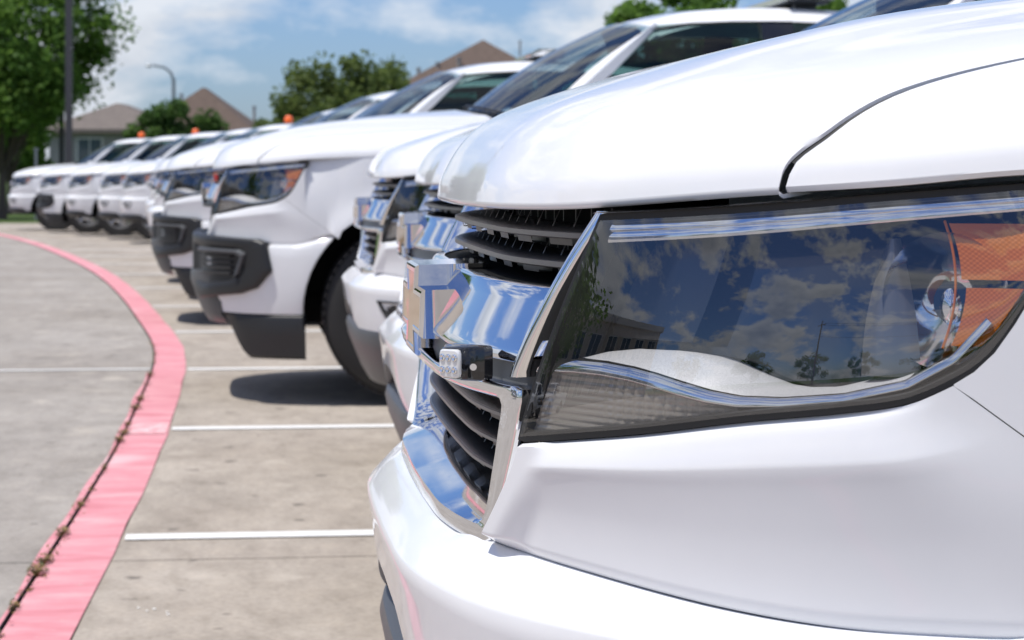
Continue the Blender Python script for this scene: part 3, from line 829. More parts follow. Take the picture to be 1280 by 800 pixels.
        for k in range(9):
            a = math.pi * k / 8; rx = .10 * math.sin(a) ** .6 + .001
            rows.append([(1.62 + .07 * math.cos(t) * math.sin(a) ** .5, -sg * (1.075 - .115 * math.cos(a)), 1.235 + .10 * math.sin(t) * math.sin(a) ** .5) for t in [2 * math.pi * j / 20 for j in range(20)]])
        mb.grid(rows, True); mb.box(1.60, 1.66, min(-sg * .88, -sg * 1.0), max(-sg * .88, -sg * 1.0), 1.165, 1.20)
        m_ = mb.build('wing_mirror', PAINT, root)
        MB().grid([[(1.675 + .006 * math.cos(a), -sg * (1.075 + .095 * w * math.cos(t)), 1.235 + .08 * w * math.sin(t)) for t in [2 * math.pi * j / 20 for j in range(20)]] for w, a in ((1, 0), (.5, 1), (.01, 1))], True).build('mirror_glass', REFLECT, m_)
    # interior
    b = MB()
    for y in (-.38, .38):
        b.box(2.10, 2.60, y - .25, y + .25, .62, .95)
        rows = [[(x + .22 * (z - .9), y + w * wy, z) for x, w in ((2.50, -1), (2.50, 1), (2.62, 1), (2.62, -1))] for z, wy in ((.9, .25), (1.2, .25), (1.36, .20), (1.40, .10), (1.41, .11), (1.56, .12), (1.60, .09))]
        b.grid(rows, True); b.box(2.64, 2.74, y - .09, y + .09, 1.59, 1.605)
    b.box(1.55, 1.90, -.70, .70, .70, 1.16); b.box(3.0, 3.3, -.62, .62, .6, .95); b.box(3.25, 3.36, -.62, .62, .9, 1.42)
    b.box(1.5, 3.4, -.82, .82, .50, .53)
    b.tube([(2.02 + .10 * math.sin(q) * .35, -.38 + .18 * math.cos(q), 1.12 + .17 * math.sin(q)) for q in [2 * math.pi * k / 24 for k in range(25)]], .014, 8)
    b.build('cab_interior', SEATM, root, smooth=False)

def make_bed(root):
    b = MB()
    for sg in (1, -1):
        xs = sorted(set(pieces(40, 3.475, 5.30) + [WX[1] - AR, WX[1] + AR])); rows = []
        for x in xs:
            l = l_x(x); z0 = .44 if abs(x - WX[1]) > AR - .002 else ZC + math.sqrt(max(AR**2 - (x - WX[1])**2, 0)); z0 = max(z0, .44)
            row = [B(l, z0, -.04)]
            for v in (0, .04, .15, .3, .5, .7, .85, .94, 1):
                z = lerp(z0, 1.255, v); rr = math.hypot(x - WX[1], z - ZC) - AR
                row.append(B(l, z, body_o(z) * .5 + .018 * (1 - float(sstep(0, .1, rr)))))
            q = row[-1]; row += [(q[0], q[1] + .04, q[2] + .004), (q[0], q[1] + .09, q[2]), (q[0], q[1] + .09, .75)]
            rows.append([(p[0], sg * p[1], p[2]) for p in row])
        b.grid(rows)
    b.box(3.47, 3.50, -.86, .86, .72, 1.25); b.box(3.50, 5.28, -.84, .84, .72, .75)
    bed = b.build('cargo_bed', PAINT, root, sharp=50)
    MB().box(5.30, 5.345, -.72, .72, .72, 1.255).box(5.29, 5.35, -.70, .70, 1.2551, 1.275).build('tailgate', PAINT, root, smooth=False)
    MB().box(5.36, 5.47, -.90, .90, .46, .66).build('rear_bumper', CHROME, root, smooth=False)
    for sg in (1, -1):
        MB().box(5.27, 5.349, min(-sg * .735, -sg * .915), max(-sg * .735, -sg * .915), .83, 1.20).build('tail_light', RED, root, smooth=False)

def make_under(root):
    b = MB()
    b.grid([[(x, y, .36 if x > .5 else .45) for y in (-.60, 0, .60)] for x in (.16, .5, 1.4, 3.6, 5.28)])
    b.grid([[(x, y, .34) for y in (-.88, 0, .88)] for x in (1.44, 2.5, 3.7)])
    b.box(.18, 1.2, -.56, .56, .50, .98)
    for y in (-.45, .45): b.box(.3, 5.3, y - .05, y + .05, .33, .47)
    b.tube([(WX[0], -.8, ZC), (WX[0], .8, ZC)], .05, 10); b.tube([(WX[1], -.8, ZC), (WX[1], .8, ZC)], .06, 10)
    b.build('chassis', DARK, root, smooth=False)
    for cx in WX:
        for sg in (1, -1):
            b = MB(); prof = []
            for a in pieces(28, -8, 188):
                prof.append([(cx + (AR + .004) * math.cos(R(a)), -sg * y, ZC + (AR + .004) * math.sin(R(a))) for y in (.915, .60, .585)])
            b.grid(prof)
            b.grid([[(p[2][0], p[2][1], p[2][2]) for p in prof], [(cx, -sg * .585, ZC)] * len(prof)])
            b.build('wheel_arch_liner', DARK, root)

def make_front_A(root, C=False):
    zw = ZWC if C else ZW; make_bumper_A(root, zw)
    # black lower intake and charcoal valance
    rows = []
    for a in np.linspace(-1, 1, 60):
        L = a * l_x(.46); zt = float(zw(abs(L))) + .015
        rows.append([B(L, zt, -.03), B(L, zt - .01, -.06), B(L, .44, -.075)])
    MB().grid(rows).build('lower_intake', DARK, root)
    rows = []
    for a in np.linspace(-1, 1, 80):
        L = a * l_x(.44); e = 1 - float(sstep(.55, 1.0, abs(a))); zt = lerp(float(zw(abs(L))) - .004, .530, float(sstep(.0, .35, e)))
        zt = min(zt, .44 if C else .53)
        o = lerp(-.02, .0, e)
        rows.append([B(L, zt + .004, o - .06), B(L, zt, o - .004), B(L, zt - .014, o + .014), B(L, zt - .03, o + .018), B(L, zt - .07, o + .010), B(L, .41, o - .010), B(L, .36, o - .030), B(L, .335, o - .045), B(L, .325, o - .08)])
    MB().grid(rows).build('valance', BLACK if C else GREY, root, sharp=35)
    for sg in (1, -1):
        quad = [(l_s(.575), .622), (l_s(.735), .622), (l_s(.745), .614), (l_s(.715), .552), (l_s(.70), .540), (l_s(.645), .532), (l_s(.63), .538)]
        ring = [p for i in range(len(quad)) for p in resample([quad[i], quad[(i + 1) % len(quad)]], 7)[:-1]]
        c = np.mean(np.array(ring), axis=0); rows = []
        for w, oo in ((1, -.004), (1, .0025), (.96, .004), (.90, .003), (.86, -.004), (.5, -.0035), (.02, -.0035)):
            rows.append([(lambda q: (q[0], sg * q[1], q[2]))(B(c[0] + (l - c[0]) * w, c[1] + (z - c[1]) * w, bumper_o(c[1] + (z - c[1]) * w, l) + oo + .004)) for l, z in ring])
        f = MB().grid(rows, True).build('fog_lamp', BLACK, root)
        rows = []
        for r, oo in ((.032, .0015), (.030, .0035), (.02, .006), (.001, .0075)):
            rows.append([(lambda q: (q[0], sg * q[1], q[2]))(B(c[0] + .012 + r * math.cos(t), c[1] + .006 + r * math.sin(t), bumper_o(c[1], c[0]) + oo)) for t in [2 * math.pi * k / 24 for k in range(24)]])
        MB().grid(rows, True).build('fog_lamp_lens', LED, f)

def make_front_B(root):
    """later front: black corner bezels and air dam"""
    b = MB()
    for sg in (1, -1): b.grid(fascia_top_rows(sg))
    rows = []
    for a in np.linspace(-1, 1, 121):
        row = []
        for i, z in enumerate((.706, .704, .698, .68, .66, .62, .56, .50, .45, .405, .375, .37)):
            z = z - (zled(a * l_x(.634)) if i < 3 else .3 * zled(a * l_x(.634)) if i < 4 else 0)
            zz = z if i < 8 else lerp(z + .09 * (1 - float(sstep(.2, .7, abs(a)))), z, 1)
            l = a * l_x(min(.634, arch_x(z)))
            o = (-.018, -.012, -.002, .004, .008, .010, .010, .008, .004, -.002, -.008, -.03)[i]
            row.append(B(l, zz, o))
        rows.append(row)
    b.grid(rows); b.build('bumper_cover', PAINT, root, sharp=50)
    for sg in (1, -1):
        def q(p): return (p[0], sg * p[1], p[2])
        shape = [(l_s(.10), .722), (l_s(.40), .722), (l_s(.80), .705), (l_s(.823), .690), (l_s(.835), .565), (l_s(.80), .49), (l_s(.74), .462), (l_s(.45), .43), (l_s(.10), .50)]
        ring = [p for i in range(len(shape)) for p in resample([shape[i], shape[(i + 1) % len(shape)]], 9)[:-1]]
        c = np.array([l_s(.60), .60]); rows = []
        for w, oo in ((1, -.01), (1, .026), (.97, .034), (.93, .037), (.70, .036), (.62, .032), (.58, .0155), (.3, .0145), (.02, .0145)):
            rows.append([q(B(c[0] + (l - c[0]) * w, c[1] + (z - c[1]) * w, oo)) for l, z in ring])
        f = MB().grid(rows, True).build('corner_bezel', BLACK, root, sharp=40)
        rows = []
        for l, z in resample([(l_s(.48), .655), (l_s(.745), .650), (l_s(.765), .635), (l_s(.74), .545)], 24):
            rows.append([q(B(l + dl, z + dz, oo)) for dl, dz, oo in ((-.018, -.014, .02), (-.014, -.010, .046), (.0, .0, .050), (.010, .006, .044), (.012, .008, .03))])
        MB().grid(rows).build('bezel_trim', GREY, f)
        for z in (.63, .605, .58, .555):
            closed_strip(MB(), [(z, .028), (z - .008, .028), (z - .010, .014), (z + .002, .014)], l_s(.48), l_s(.70), 10)
            s_ = closed_strip(MB(), [(z, .028), (z - .008, .028), (z - .010, .014), (z + .002, .014)], l_s(.48), l_s(.70), 10)
            s_.v = [q(v) for v in s_.v]; s_.build('bezel_slat', LOUVER, f, smooth=False)
        rows = []
        for a in pieces(30, 0, 1):
            l0 = lerp(l_s(.60), l_x(.495), a); zb_ = lerp(.36, .175, float(sstep(0, .42, a))); rows.append([q(B(l0, lerp(zb_, .375, t), o)) for t, o in ((1, -.02), (.97, -.010), (.9, -.004), (.5, -.012), (.06, -.02), (0, -.035))])
        MB().grid(rows).build('air_dam', BLACK, root)
    rows = []
    for a in np.linspace(-1, 1, 60):
        L = a * l_s(.62); e = 1 - abs(a) ** 3
        rows.append([B(L, .56, -.01), B(L, .552, .028 * e + .012), B(L, .535, .046 * e), B(L, .50, .046 * e), B(L, .43, .022 * e), B(L, .36, -.010 * e), B(L, .32, -.035), B(L, .31, -.08)])
    MB().grid(rows).build('skid_plate', GREY, root, sharp=40)

def make_truck(variant):
    root = empty('pickup_truck', (0, 0, 0))
    make_hood(root); make_gap_shades(root)
    for sg in (1, -1): make_fender(root, sg); make_headlight(root, sg)
    make_grille(root, BLACK if variant == 'B' else CHROME)
    make_front_B(root) if variant == 'B' else make_front_A(root, variant == 'C')
    make_cab(root); make_bed(root); make_under(root)
    for cx in WX:
        for sg in (1, -1): wheel(root, cx, sg)
    return root

def grille_strobe(root, red=False):
    if red: strobe(root, .105, .42, .975, R(-52), True)
    else: strobe(root, .039, .458, .8725, R(-47))
def beacon(root, x=2.15, y=-.25):
    z = float(zroof(x)) - .012
    b = MB().lathe([(.001, 0), (.075, 0), (.075, .02), (.06, .03)], (x, y, z), axis='z', n=24); o = b.build('beacon', BLACK, root)
    MB().lathe([(.062, .02), (.064, .06), (.060, .10), (.045, .125), (.02, .135), (.001, .136)], (x, y, z), axis='z', n=24).build('beacon_dome', ORANGE, o)
def light_bar(root, x=2.35):
    z = float(zroof(x)) + .005
    b = MB().box(x - .10, x + .10, -.50, .50, z + .005, z + .015)
    for y in (-.4, .4): b.box(x - .05, x + .05, y - .04, y + .04, z - .04, z + .005)
    o = b.build('light_bar', BLACK, root, smooth=False)
    rows = [[(x + dx, y, z + .015 + dz) for dx, dz in ((-.11, 0), (-.115, .025), (-.08, .045), (.08, .045), (.115, .025), (.11, 0))] for y in (-.55, -.5, -.1, .1, .5, .55)]
    MB().grid(rows).build('light_bar_lens', LED, o)

truckA = make_truck('A'); truckB = make_truck('B'); truckC = make_truck('C')
G = 'white pickups parked in the row'
def place(src, x, y, z, label, first=False, yaw=0.):
    t = src if first else copy_tree(src)
    t.location = (x, y, z); t.rotation_euler = (0, 0, R(yaw)); tag(t, label, 'pickup truck', G); return t
copies = {}
def ground_z(y):
    return -0.0088 * 3.0 * math.log1p(math.exp((y - 24.5) / 3.0)) if y < 90 else -0.0088 * (90 - 24.5)
place(truckB, -.218, 11.1, .03, 'white pickup with black corner bezels, its front wheel and red edged headlamp in plain view', True)
t1 = place(truckA, .16, 2.65, 0, 'nearest white pickup, its headlamp and chrome grille filling the right of the view', True)
t2 = copy_tree(truckA); t2.location = (.337, 5.42, .0); tag(t2, 'white pickup standing directly behind the nearest one, second in the row', 'pickup truck', G)
t3 = place(truckA, .362, 8.12, 0, 'white pickup with charcoal chin and dark fog lamp, just before the one with black bezels')
grille_strobe(t1)
t4 = truckB
t5 = place(truckB, -.60, 16.3, .01, 'white pickup with black corner bezels, beyond an empty bay')
grille_strobe(t4, True)
hidden = [(-.60, 19.0, 'white pickup mostly hidden behind the second black bezelled truck'), (-.86, 21.8, 'white pickup seen only as hood and cab, second beyond the farther black bezelled truck'),
          (-1.1, 27.2, 'white pickup in the middle of the row showing little but its windshield')]
far = [('C', -1.80, 35.0, 'white pickup with plain bumper, fifth from the far end of the row'), ('C', -2.29, 37.8, 'white pickup, fourth from the far end, orange beacon on its roof'),
       ('C', -2.99, 40.5, 'white pickup, third from the far end, its alloy front wheel showing'), ('B', -3.69, 43.2, 'white pickup with black corner bezels, last but one at the far end'),
       ('C', -4.49, 46.0, 'last white pickup at the far end of the row')]
hts = [place(truckA, x, y, ground_z(y), lab) for x, y, lab in hidden]
fts = [place(truckC if v == 'C' else truckB, x, y, ground_z(y), lab, k == 0) for k, (v, x, y, lab) in enumerate(far)]
light_bar(t5, 2.70); light_bar(t4, 2.85)
for t, xx, yy in ((fts[0], 2.5, -.1), (fts[3], 2.85, -.2), (fts[4], 2.55, -.2)): beacon(t, xx, yy)

# ================================================================ GROUND
def _concrete(c0, c1, c2):
    def f(nt, b):
        big = tex_noise(nt, .55, 6, .6); st = tex_noise(nt, 1.5, 7, .68, stretch=(1.7, .75, 1)); fine = tex_noise(nt, 55, 3, .7); mid = tex_noise(nt, 7, 6, .7, stretch=(1.5, .7, 1))
        c = ramp(nt, st, [(.30, c0), (.52, c1), (.75, c2)])
        c = mixc(nt, ramp(nt, big, [(.35, (0,) * 3), (.7, (1,) * 3)]), c, mixc(nt, 1.0, c, (.82, .80, .78), 'MULTIPLY'))
        c = mixc(nt, 1.0, c, ramp(nt, mid, [(.3, (.80, .79, .77)), (.5, (.98,) * 3), (.72, (1.10, 1.09, 1.07))]), 'MULTIPLY')
        c = mixc(nt, 1.0, c, ramp(nt, fine, [(.3, (.82,) * 3), (.6, (1.05,) * 3)]), 'MULTIPLY')
        c = mixc(nt, ramp(nt, tex_noise(nt, 9, 2, .4), [(.70, (0,) * 3), (.735, (.75,) * 3)]), c, (.12, .105, .09))
        c = mixc(nt, ramp(nt, tex_noise(nt, 2.6, 4, .55, stretch=(1.4, 1, 1)), [(.60, (0,) * 3), (.72, (.5,) * 3)]), c, (.53, .47, .40))
        nt.links.new(c, b.inputs['Base Color']); bump(nt, b, fine, .35, .004)
    return f
CONC = mat('lot_concrete', (.4, .36, .31), .85, spec=.25, build=_concrete((.33, .288, .244), (.425, .373, .318), (.50, .445, .385)))
CONC2 = mat('drive_concrete', (.38, .36, .34), .85, spec=.25, build=_concrete((.31, .283, .255), (.375, .343, .310), (.43, .396, .360)))
JOINT = mat('joint_dirt', (.10, .09, .08), .9, spec=.1)
def _pink(nt, b):
    n = tex_noise(nt, 3.0, 6, .65, stretch=(1, 2.5, 1)); f = tex_noise(nt, 26, 5, .75); w = tex_noise(nt, .8, 3)
    c = ramp(nt, n, [(.32, (.57, .195, .225)), (.5, (.66, .275, .305)), (.68, (.72, .39, .405))])
    c = mixc(nt, ramp(nt, f, [(.60, (0,) * 3), (.74, (.85,) * 3)]), c, (.56, .46, .42))
    c = mixc(nt, ramp(nt, w, [(.62, (0,) * 3), (.70, (.5,) * 3)]), c, (.85, .62, .62))
    nt.links.new(c, b.inputs['Base Color']); bump(nt, b, f, .3, .003)
PINK = mat('faded_red_paint', (.75, .3, .35), .7, spec=.3, build=_pink)
def _line(nt, b):
    f = tex_noise(nt, 40, 5, .75); c = ramp(nt, f, [(.35, (.60, .58, .54)), (.45, (.80, .79, .77))]); nt.links.new(c, b.inputs['Base Color'])
LINE = mat('line_paint', (.8, .79, .77), .7, spec=.3, build=_line)
GRASSM = mat('grass_soil', (.06, .10, .025), .95, spec=.1, build=lambda nt, b: nt.links.new(ramp(nt, tex_noise(nt, 6, 6, .7), [(.3, (.035, .06, .015)), (.7, (.10, .15, .04))]), b.inputs['Base Color']))

# curve of the painted strip: right edge, x as function of y
cx_pts = [(-40, -.70), (0, -.50), (3.5, -.42), (5.18, -.380), (6.6, -.342), (9.5, -.285), (12.6, -.285), (15.9, -.52), (22.3, -1.15), (28.6, -2.0), (35.5, -3.05), (42.5, -4.35), (50, -6.2), (60, -9.3)]
cxf = pchip([p[0] for p in cx_pts], [p[1] for p in cx_pts])
def c_x(y): return float(np.mean([cxf(y + d) for d in (-1.2, -.6, 0, .6, 1.2)]))
STRIP_W = .165
def Gp(x, y, h=0.): return (x, y, ground_z(y) + h)
def sheet(b, x0, x1, ys, h, nx=1):
    b.grid([[Gp(lerp(x0(y) if callable(x0) else x0, x1(y) if callable(x1) else x1, i / nx), y, h) for i in range(nx + 1)] for y in ys]); return b
# base ground to the horizon
gb = MB(); yy = [-600, -200, -60, -20, 0, 15, 20, 24, 28, 32, 40, 60, 90, 200, 1500]
gb.grid([[(x, y, ground_z(y) - .03) for x in (-1500, -200, -60, -20, 0, 20, 60, 200, 1500)] for y in yy])
tag(gb.build('ground', GRASSM), kind='structure')
lot = MB().grid([[Gp(x, y, -.012) for x in (-45, -20, -5, 0, 5, 12)] for y in [-30, -10, 0, 10, 20, 24, 28, 32, 36, 42, 48, 55]]).build('parking_lot', JOINT); tag(lot, kind='structure')
joints = [-30, -18.4, -12.2, -5.9, .15, 6.30, 12.22, 18.2, 24.2, 30.2, 36.2, 42.2, 48.2, 54.2]
for k in range(len(joints) - 1):
    y0, y1 = joints[k] + .004, joints[k + 1] - .004; ys = pieces(12, y0, y1)
    for x0, x1 in ((c_x, 2.6), (2.607, 7.2), (7.207, 12)):
        tag(sheet(MB(), x0, x1, ys, 0, 6).build('slab', CONC, lot, smooth=True))
    lf = lambda y: c_x(y) - STRIP_W - .012
    for x0, x1 in ((-5.4, lf), (-11.4, -5.407), (-20, -11.407), (-32, -20.007)):
        if x1 is lf and y1 > 48: x0 = -11
        tag(sheet(MB(), x0, x1, ys, 0, 5).build('slab', CONC2, lot, smooth=True))
ys = pieces(150, -30, 54)
st = sheet(MB(), lambda y: c_x(y) - STRIP_W, lambda y: c_x(y) + .004 * math.sin(y * 7), ys, .004, 3).build('fire_lane_strip', PINK); tag(st, kind='structure')
WORN = mat('worn_strip_paint', (.75, .5, .5), .75, spec=.25, build=lambda nt, b: nt.links.new(ramp(nt, tex_noise(nt, 24, 5, .75, stretch=(.7, 1.6, 1)), [(.44, (.66, .275, .305)), (.56, (.76, .50, .50)), (.66, (.84, .76, .74))]), b.inputs['Base Color']))
for ya, yb in ((9.22, 9.60),):
    wq = sheet(MB(), lambda y: c_x(y) - STRIP_W + .01 + .012 * math.sin(y * 31), lambda y: c_x(y) - .006, pieces(16, ya, yb), .0065, 3).build('worn_patch', WORN); tag(wq, kind='structure')
# overspray of red paint left of the joint
ov = sheet(MB(), lambda y: c_x(y) - STRIP_W - .030 - .010 * math.sin(y * 3.1) * math.sin(y * 1.3), lambda y: c_x(y) - STRIP_W - .013, pieces(120, 2, 12), .004).build('paint_overspray', PINK); tag(ov, kind='structure')
k = 0
for i in range(-5, 18):
    y = 3.94 + 2.742 * i
    if y > 52: break
    x0 = c_x(y) + .012
    b = MB(); b.grid([[Gp(x, y + .012 * 0 + w, .004) for w in (-.048, .048)] for x in pieces(8, x0, x0 + 5.6)])
    o = b.build('bay_line', LINE); tag(o, kind='structure')
b = MB().grid([[Gp(x, 12.20 + w, .004) for w in (-.030, .030)] for x in pieces(6, -9, c_x(12.2) - STRIP_W - .02)]); tag(b.build('cross_line', LINE), kind='structure')
# paint drips and grit on the slab
gm = mat('pale_grit', (.78, .76, .72), .8)
b = MB()
for px, py in ((-.245, 5.62), (-.223, 5.58), (-.207, 5.60), (-.176, 5.56), (-.172, 5.53), (-.33, 5.1)):
    r = random.uniform(.003, .006); b.grid([[(px + r * q * math.cos(t), py + 1.6 * r * q * math.sin(t), .002 + .002 * (1 - q)) for t in [k * math.pi / 4 for k in range(8)]] for q in (1, .5, .01)], True)
tag(b.build('paint_drips', gm), kind='stuff')

# dry litter and soil along the joint
lit = MB()
for _ in range(900):
    y = 4.6 + 9.5 * random.random() ** 1.2; q = abs(math.sin(y * 2.3) * math.sin(y * 5.1 + 1)); 
    if random.random() > .25 + q: continue
    x = c_x(y) - STRIP_W - .006 + random.gauss(0, .012); a = random.uniform(0, 6.28); L_ = random.uniform(.004, .011); d = Vector((math.cos(a), math.sin(a), random.uniform(-.1, .5))) * L_; e = Vector((-math.sin(a), math.cos(a), random.uniform(-.2, .4))) * L_ * .4
    c = Vector(Gp(x, y, .007 + random.random() * .006)); lit.add([c - d, c + e, c + d, c - e], [(0, 1, 2, 3)])
tag(lit.build('leaf_litter', mat('dry_leaf', (.17, .10, .05), .9, spec=.1, build=lambda nt, b: nt.links.new(ramp(nt, tex_noise(nt, 60, 2), [(.35, (.06, .05, .025)), (.5, (.16, .10, .045)), (.68, (.30, .17, .08))]), b.inputs['Base Color'])), smooth=False), kind='stuff')
# weeds in the joint
LEAFG = mat('weed_leaf', (.09, .10, .03), .7, build=lambda nt, b: nt.links.new(ramp(nt, tex_noise(nt, 35, 2), [(.35, (.05, .07, .02)), (.5, (.14, .12, .04)), (.68, (.30, .16, .06))]), b.inputs['Base Color']))
wspots = [(5.30, .014, 14), (5.62, .03, 30), (6.12, .06, 90), (6.28, .05, 60), (6.75, .045, 60), (7.30, .025, 26), (8.2, .018, 16), (9.0, .05, 60), (9.25, .05, 60), (9.55, .03, 30), (10.2, .06, 60), (10.6, .05, 46), (11.8, .04, 30)]
wl_ = ['smallest sprig of weeds at the near end of the joint', 'small dark weed tuft in the joint nearest the camera', 'largest brownish weed clump beside the pink strip', 'brown weed clump just above the largest one',
       'round weed tuft where the thin joint meets the strip', 'dark weed tuft halfway along the joint', 'tiny weed sprig in the middle of the joint', 'weed clump by the pale patch of the strip', 'weed clump spilling onto the pale patch of the strip',
       'thin weed tuft beyond the pale patch', 'dark green weed clump at the bend of the strip', 'dark green weed tuft at the bend, the farther of two', 'farthest weed tuft, by the white cross line']
for (y, r, n), lab in zip(wspots, wl_):
    r *= .72; n = int(n * .8)
    x = c_x(y) - STRIP_W - .006; o = empty('weed', Gp(x, y), lab, 'weed', 'weeds in the joint along the pink strip'); b = MB()
    for _ in range(n * 2):
        a = random.uniform(0, 6.28); q = r * random.random() ** .7; c = Vector((q * math.cos(a) * .55, q * math.sin(a) * 2.0, random.uniform(.002, .018)))
        d = Vector((math.cos(a), math.sin(a), random.uniform(-.1, .8))).normalized(); s = d.cross(Vector((0, 0, 1))).normalized(); L_ = random.uniform(.006, .012); w = L_ * .42
        b.add([c - d * L_ * .2, c + d * L_ * .4 + s * w, c + d * L_, c + d * L_ * .4 - s * w], [(0, 1, 2, 3)])
    b.build('leaves', LEAFG, o, smooth=False)
    b = MB()
    for _ in range(max(4, n // 8)):
        a = random.uniform(0, 6.28); b.tube([(0, 0, 0), (r * .3 * math.cos(a), r * .8 * math.sin(a), .012), (r * .5 * math.cos(a), r * 1.5 * math.sin(a), .018)], [.0016, .0012, .0006], 4)
    b.build('stem', LEAFG, o)

# ================================================================ TREES, HOUSES, POLES
def leafmat(name, c0, c1, c2):
    def f(nt, b):
        oi = nt.nodes.new('ShaderNodeNewGeometry'); n = tex_noise(nt, 1.1, 3); r_ = nt.nodes.new('ShaderNodeMath'); r_.operation = 'ADD'
        m2 = nt.nodes.new('ShaderNodeMath'); m2.operation = 'MULTIPLY'; nt.links.new(oi.outputs['Random Per Island'], m2.inputs[0]); m2.inputs[1].default_value = .45
        nt.links.new(n, r_.inputs[0]); nt.links.new(m2.outputs[0], r_.inputs[1])
        nt.links.new(ramp(nt, r_.outputs[0], [(.4, c0), (.7, c1), (1.0, c2)]), b.inputs['Base Color'])
        tr = nt.nodes.new('ShaderNodeBsdfTranslucent'); nt.links.new(ramp(nt, r_.outputs[0], [(.4, c0), (1.0, c2)]), tr.inputs[0])
        mx = nt.nodes.new('ShaderNodeMixShader'); mx.inputs[0].default_value = .6; out = nt.nodes['Material Output']
        nt.links.new(b.outputs[0], mx.inputs[1]); nt.links.new(tr.outputs[0], mx.inputs[2]); nt.links.new(mx.outputs[0], out.inputs[0])
    return mat(name, c1, .6, spec=.3, build=f)
LF1 = leafmat('oak_leaves', (.075, .155, .03), (.13, .25, .045), (.21, .35, .07))
LF2 = leafmat('dark_leaves', (.055, .115, .03), (.09, .17, .045), (.14, .235, .06))
LF3 = leafmat('olive_leaves', (.08, .125, .036), (.13, .185, .05), (.20, .255, .075))
BARK = mat('bark', (.10, .08, .065), .9, build=lambda nt, b: bump(nt, b, tex_noise(nt, 14, 5, .7, stretch=(1, 1, .2)), .8, .05))
def tree(loc, H_, trunk_h, crown, nclump, nleaf, lsize, m, label, group=None, seed=1, spiky=0., tk=.014):
    """crown = (rx, ry, rz) half axes; centre sits at trunk_h + rz*.8"""
    r_ = random.Random(seed); root = empty('tree', loc, label, 'tree', group); cz = H_ - crown[2]
    tb = MB(); tr = max(.08, H_ * tk); top = Vector((r_.uniform(-.2, .2), r_.uniform(-.2, .2), cz + crown[2] * .3))
    tb.tube([(0, 0, -.3), (0, 0, .25), (0, 0, trunk_h), top], [tr * 1.5, tr * 1.05, tr * .8, tr * .25], 12)
    clumps = []
    for i in range(nclump):
        while True:
            p = Vector((r_.uniform(-1, 1), r_.uniform(-1, 1), r_.uniform(-1, 1)))
            if p.length < 1 and p.length > .35: break
        c = Vector((p.x * crown[0], p.y * crown[1], cz + p.z * crown[2])); 
        if c.z < trunk_h * .8: c.z = trunk_h * .8 + r_.random() * .5
        clumps.append(c)
    for c in clumps[::3]:
        s = Vector((0, 0, trunk_h * r_.uniform(.8, 1.1))); tb.tube([s, s.lerp(c, .5) + Vector((0, 0, .15 * H_ * .3)), c], [tr * .45, tr * .25, tr * .07], 6)
    tb.build('trunk', BARK, root)
    V = []; F = []
    for c in clumps:
        cr = r_.uniform(.16, .34) * (crown[0] + crown[2]) * .5
        dirb = Vector((0, 0, 1)) if r_.random() < spiky else None
        for _ in range(nleaf):
            q = Vector((r_.gauss(0, 1), r_.gauss(0, 1), r_.gauss(0, .75))).normalized() * cr * r_.random() ** .45
            if dirb: q = Vector((q.x * .35, q.y * .35, q.z * 2.0))
            p = c + q
            d = Vector((r_.gauss(0, 1), r_.gauss(0, 1), r_.gauss(-.2, .8))).normalized(); s = d.cross(Vector((r_.gauss(0, 1), r_.gauss(0, 1), r_.gauss(0, 1)))).normalized(); L_ = lsize * r_.uniform(.6, 1.3)
            b0 = len(V); V += [p - d * L_ * .5, p + s * L_ * .32, p + d * L_ * .5, p - s * L_ * .32]; F.append((b0, b0 + 1, b0 + 2, b0 + 3))
    me = bpy.data.meshes.new('crown'); me.from_pydata([tuple(v) for v in V], [], F); me.materials.append(m)
    o = bpy.data.objects.new('crown', me); COL.objects.link(o); o.parent = root
    return root
def wp(px, d):
    """world x,y of a photograph column at depth d along the view"""
    a = R(6.65); u = (px - 640) / 2900; return (d * math.sin(a) + u * d * math.cos(a), d * math.cos(a) - u * d * math.sin(a))
def zy(py, d): return CAM_H + (207 - py) * d / 2900
def at(px, d): x, y = wp(px, d); return (x, y, ground_z(y))
TG = 'trees beyond the parked row'
tree(at(3, 62), 7.8, 1.3, (2.8, 2.8, 2.9), 150, 260, .165, LF1, 'large bright green oak with a dark trunk at the left edge', TG, 3)
tree(at(12, 72), 5.2, 1.0, (1.5, 1.7, 1.9), 34, 240, .22, LF1, 'lower green tree behind the trunk of the large oak', TG, 4)
tree(at(24, 84), 3.4, .5, (1.15, 1.4, 1.4), 28, 240, .24, LF2, 'dark green bushy tree in front of the beige house', TG, 14)
tree(at(212, 78), 3.75, .6, (1.75, 1.6, 1.6), 40, 240, .2, LF2, 'round green tree below the curved street lamp', TG, 5)
tree(at(425, 66), 4.5, .7, (1.9, 1.7, 1.7), 110, 150, .17, LF3, 'wispy olive green tree rising behind the middle windshields', TG, 6, .15)
tree(at(490, 70), 4.6, .6, (1.35, 1.2, 1.9), 70, 130, .16, LF3, 'slender spiky tree left of the brown hipped roof', TG, 7, .25)
tree(at(458, 74), 4.2, .5, (1.9, 1.3, 1.7), 70, 160, .16, LF3, 'low olive green tree between the wispy tree and the spiky one', TG, 11, .15)
tree(at(378, 70), 3.5, .5, (1.1, 1.1, 1.3), 28, 220, .17, LF3, 'small olive green tree left of the wispy one', TG, 12, .2)
tree(at(345, 92), 3.4, .6, (1.2, 1.0, 1.3), 24, 220, .2, LF3, 'small hazy tree at the right end of the brown roofs', TG, 8)
tree(at(850, 60), 6.2, 1.2, (1.7, 1.7, 1.8), 44, 330, .2, LF1, 'sunlit green tree showing above the nearest cab roof', TG, 9)
tree(at(1000, 64), 6.4, 1.4, (2.4, 2.0, 1.9), 44, 330, .2, LF1, 'green tree beyond the cab roofs at the upper right', TG, 10)

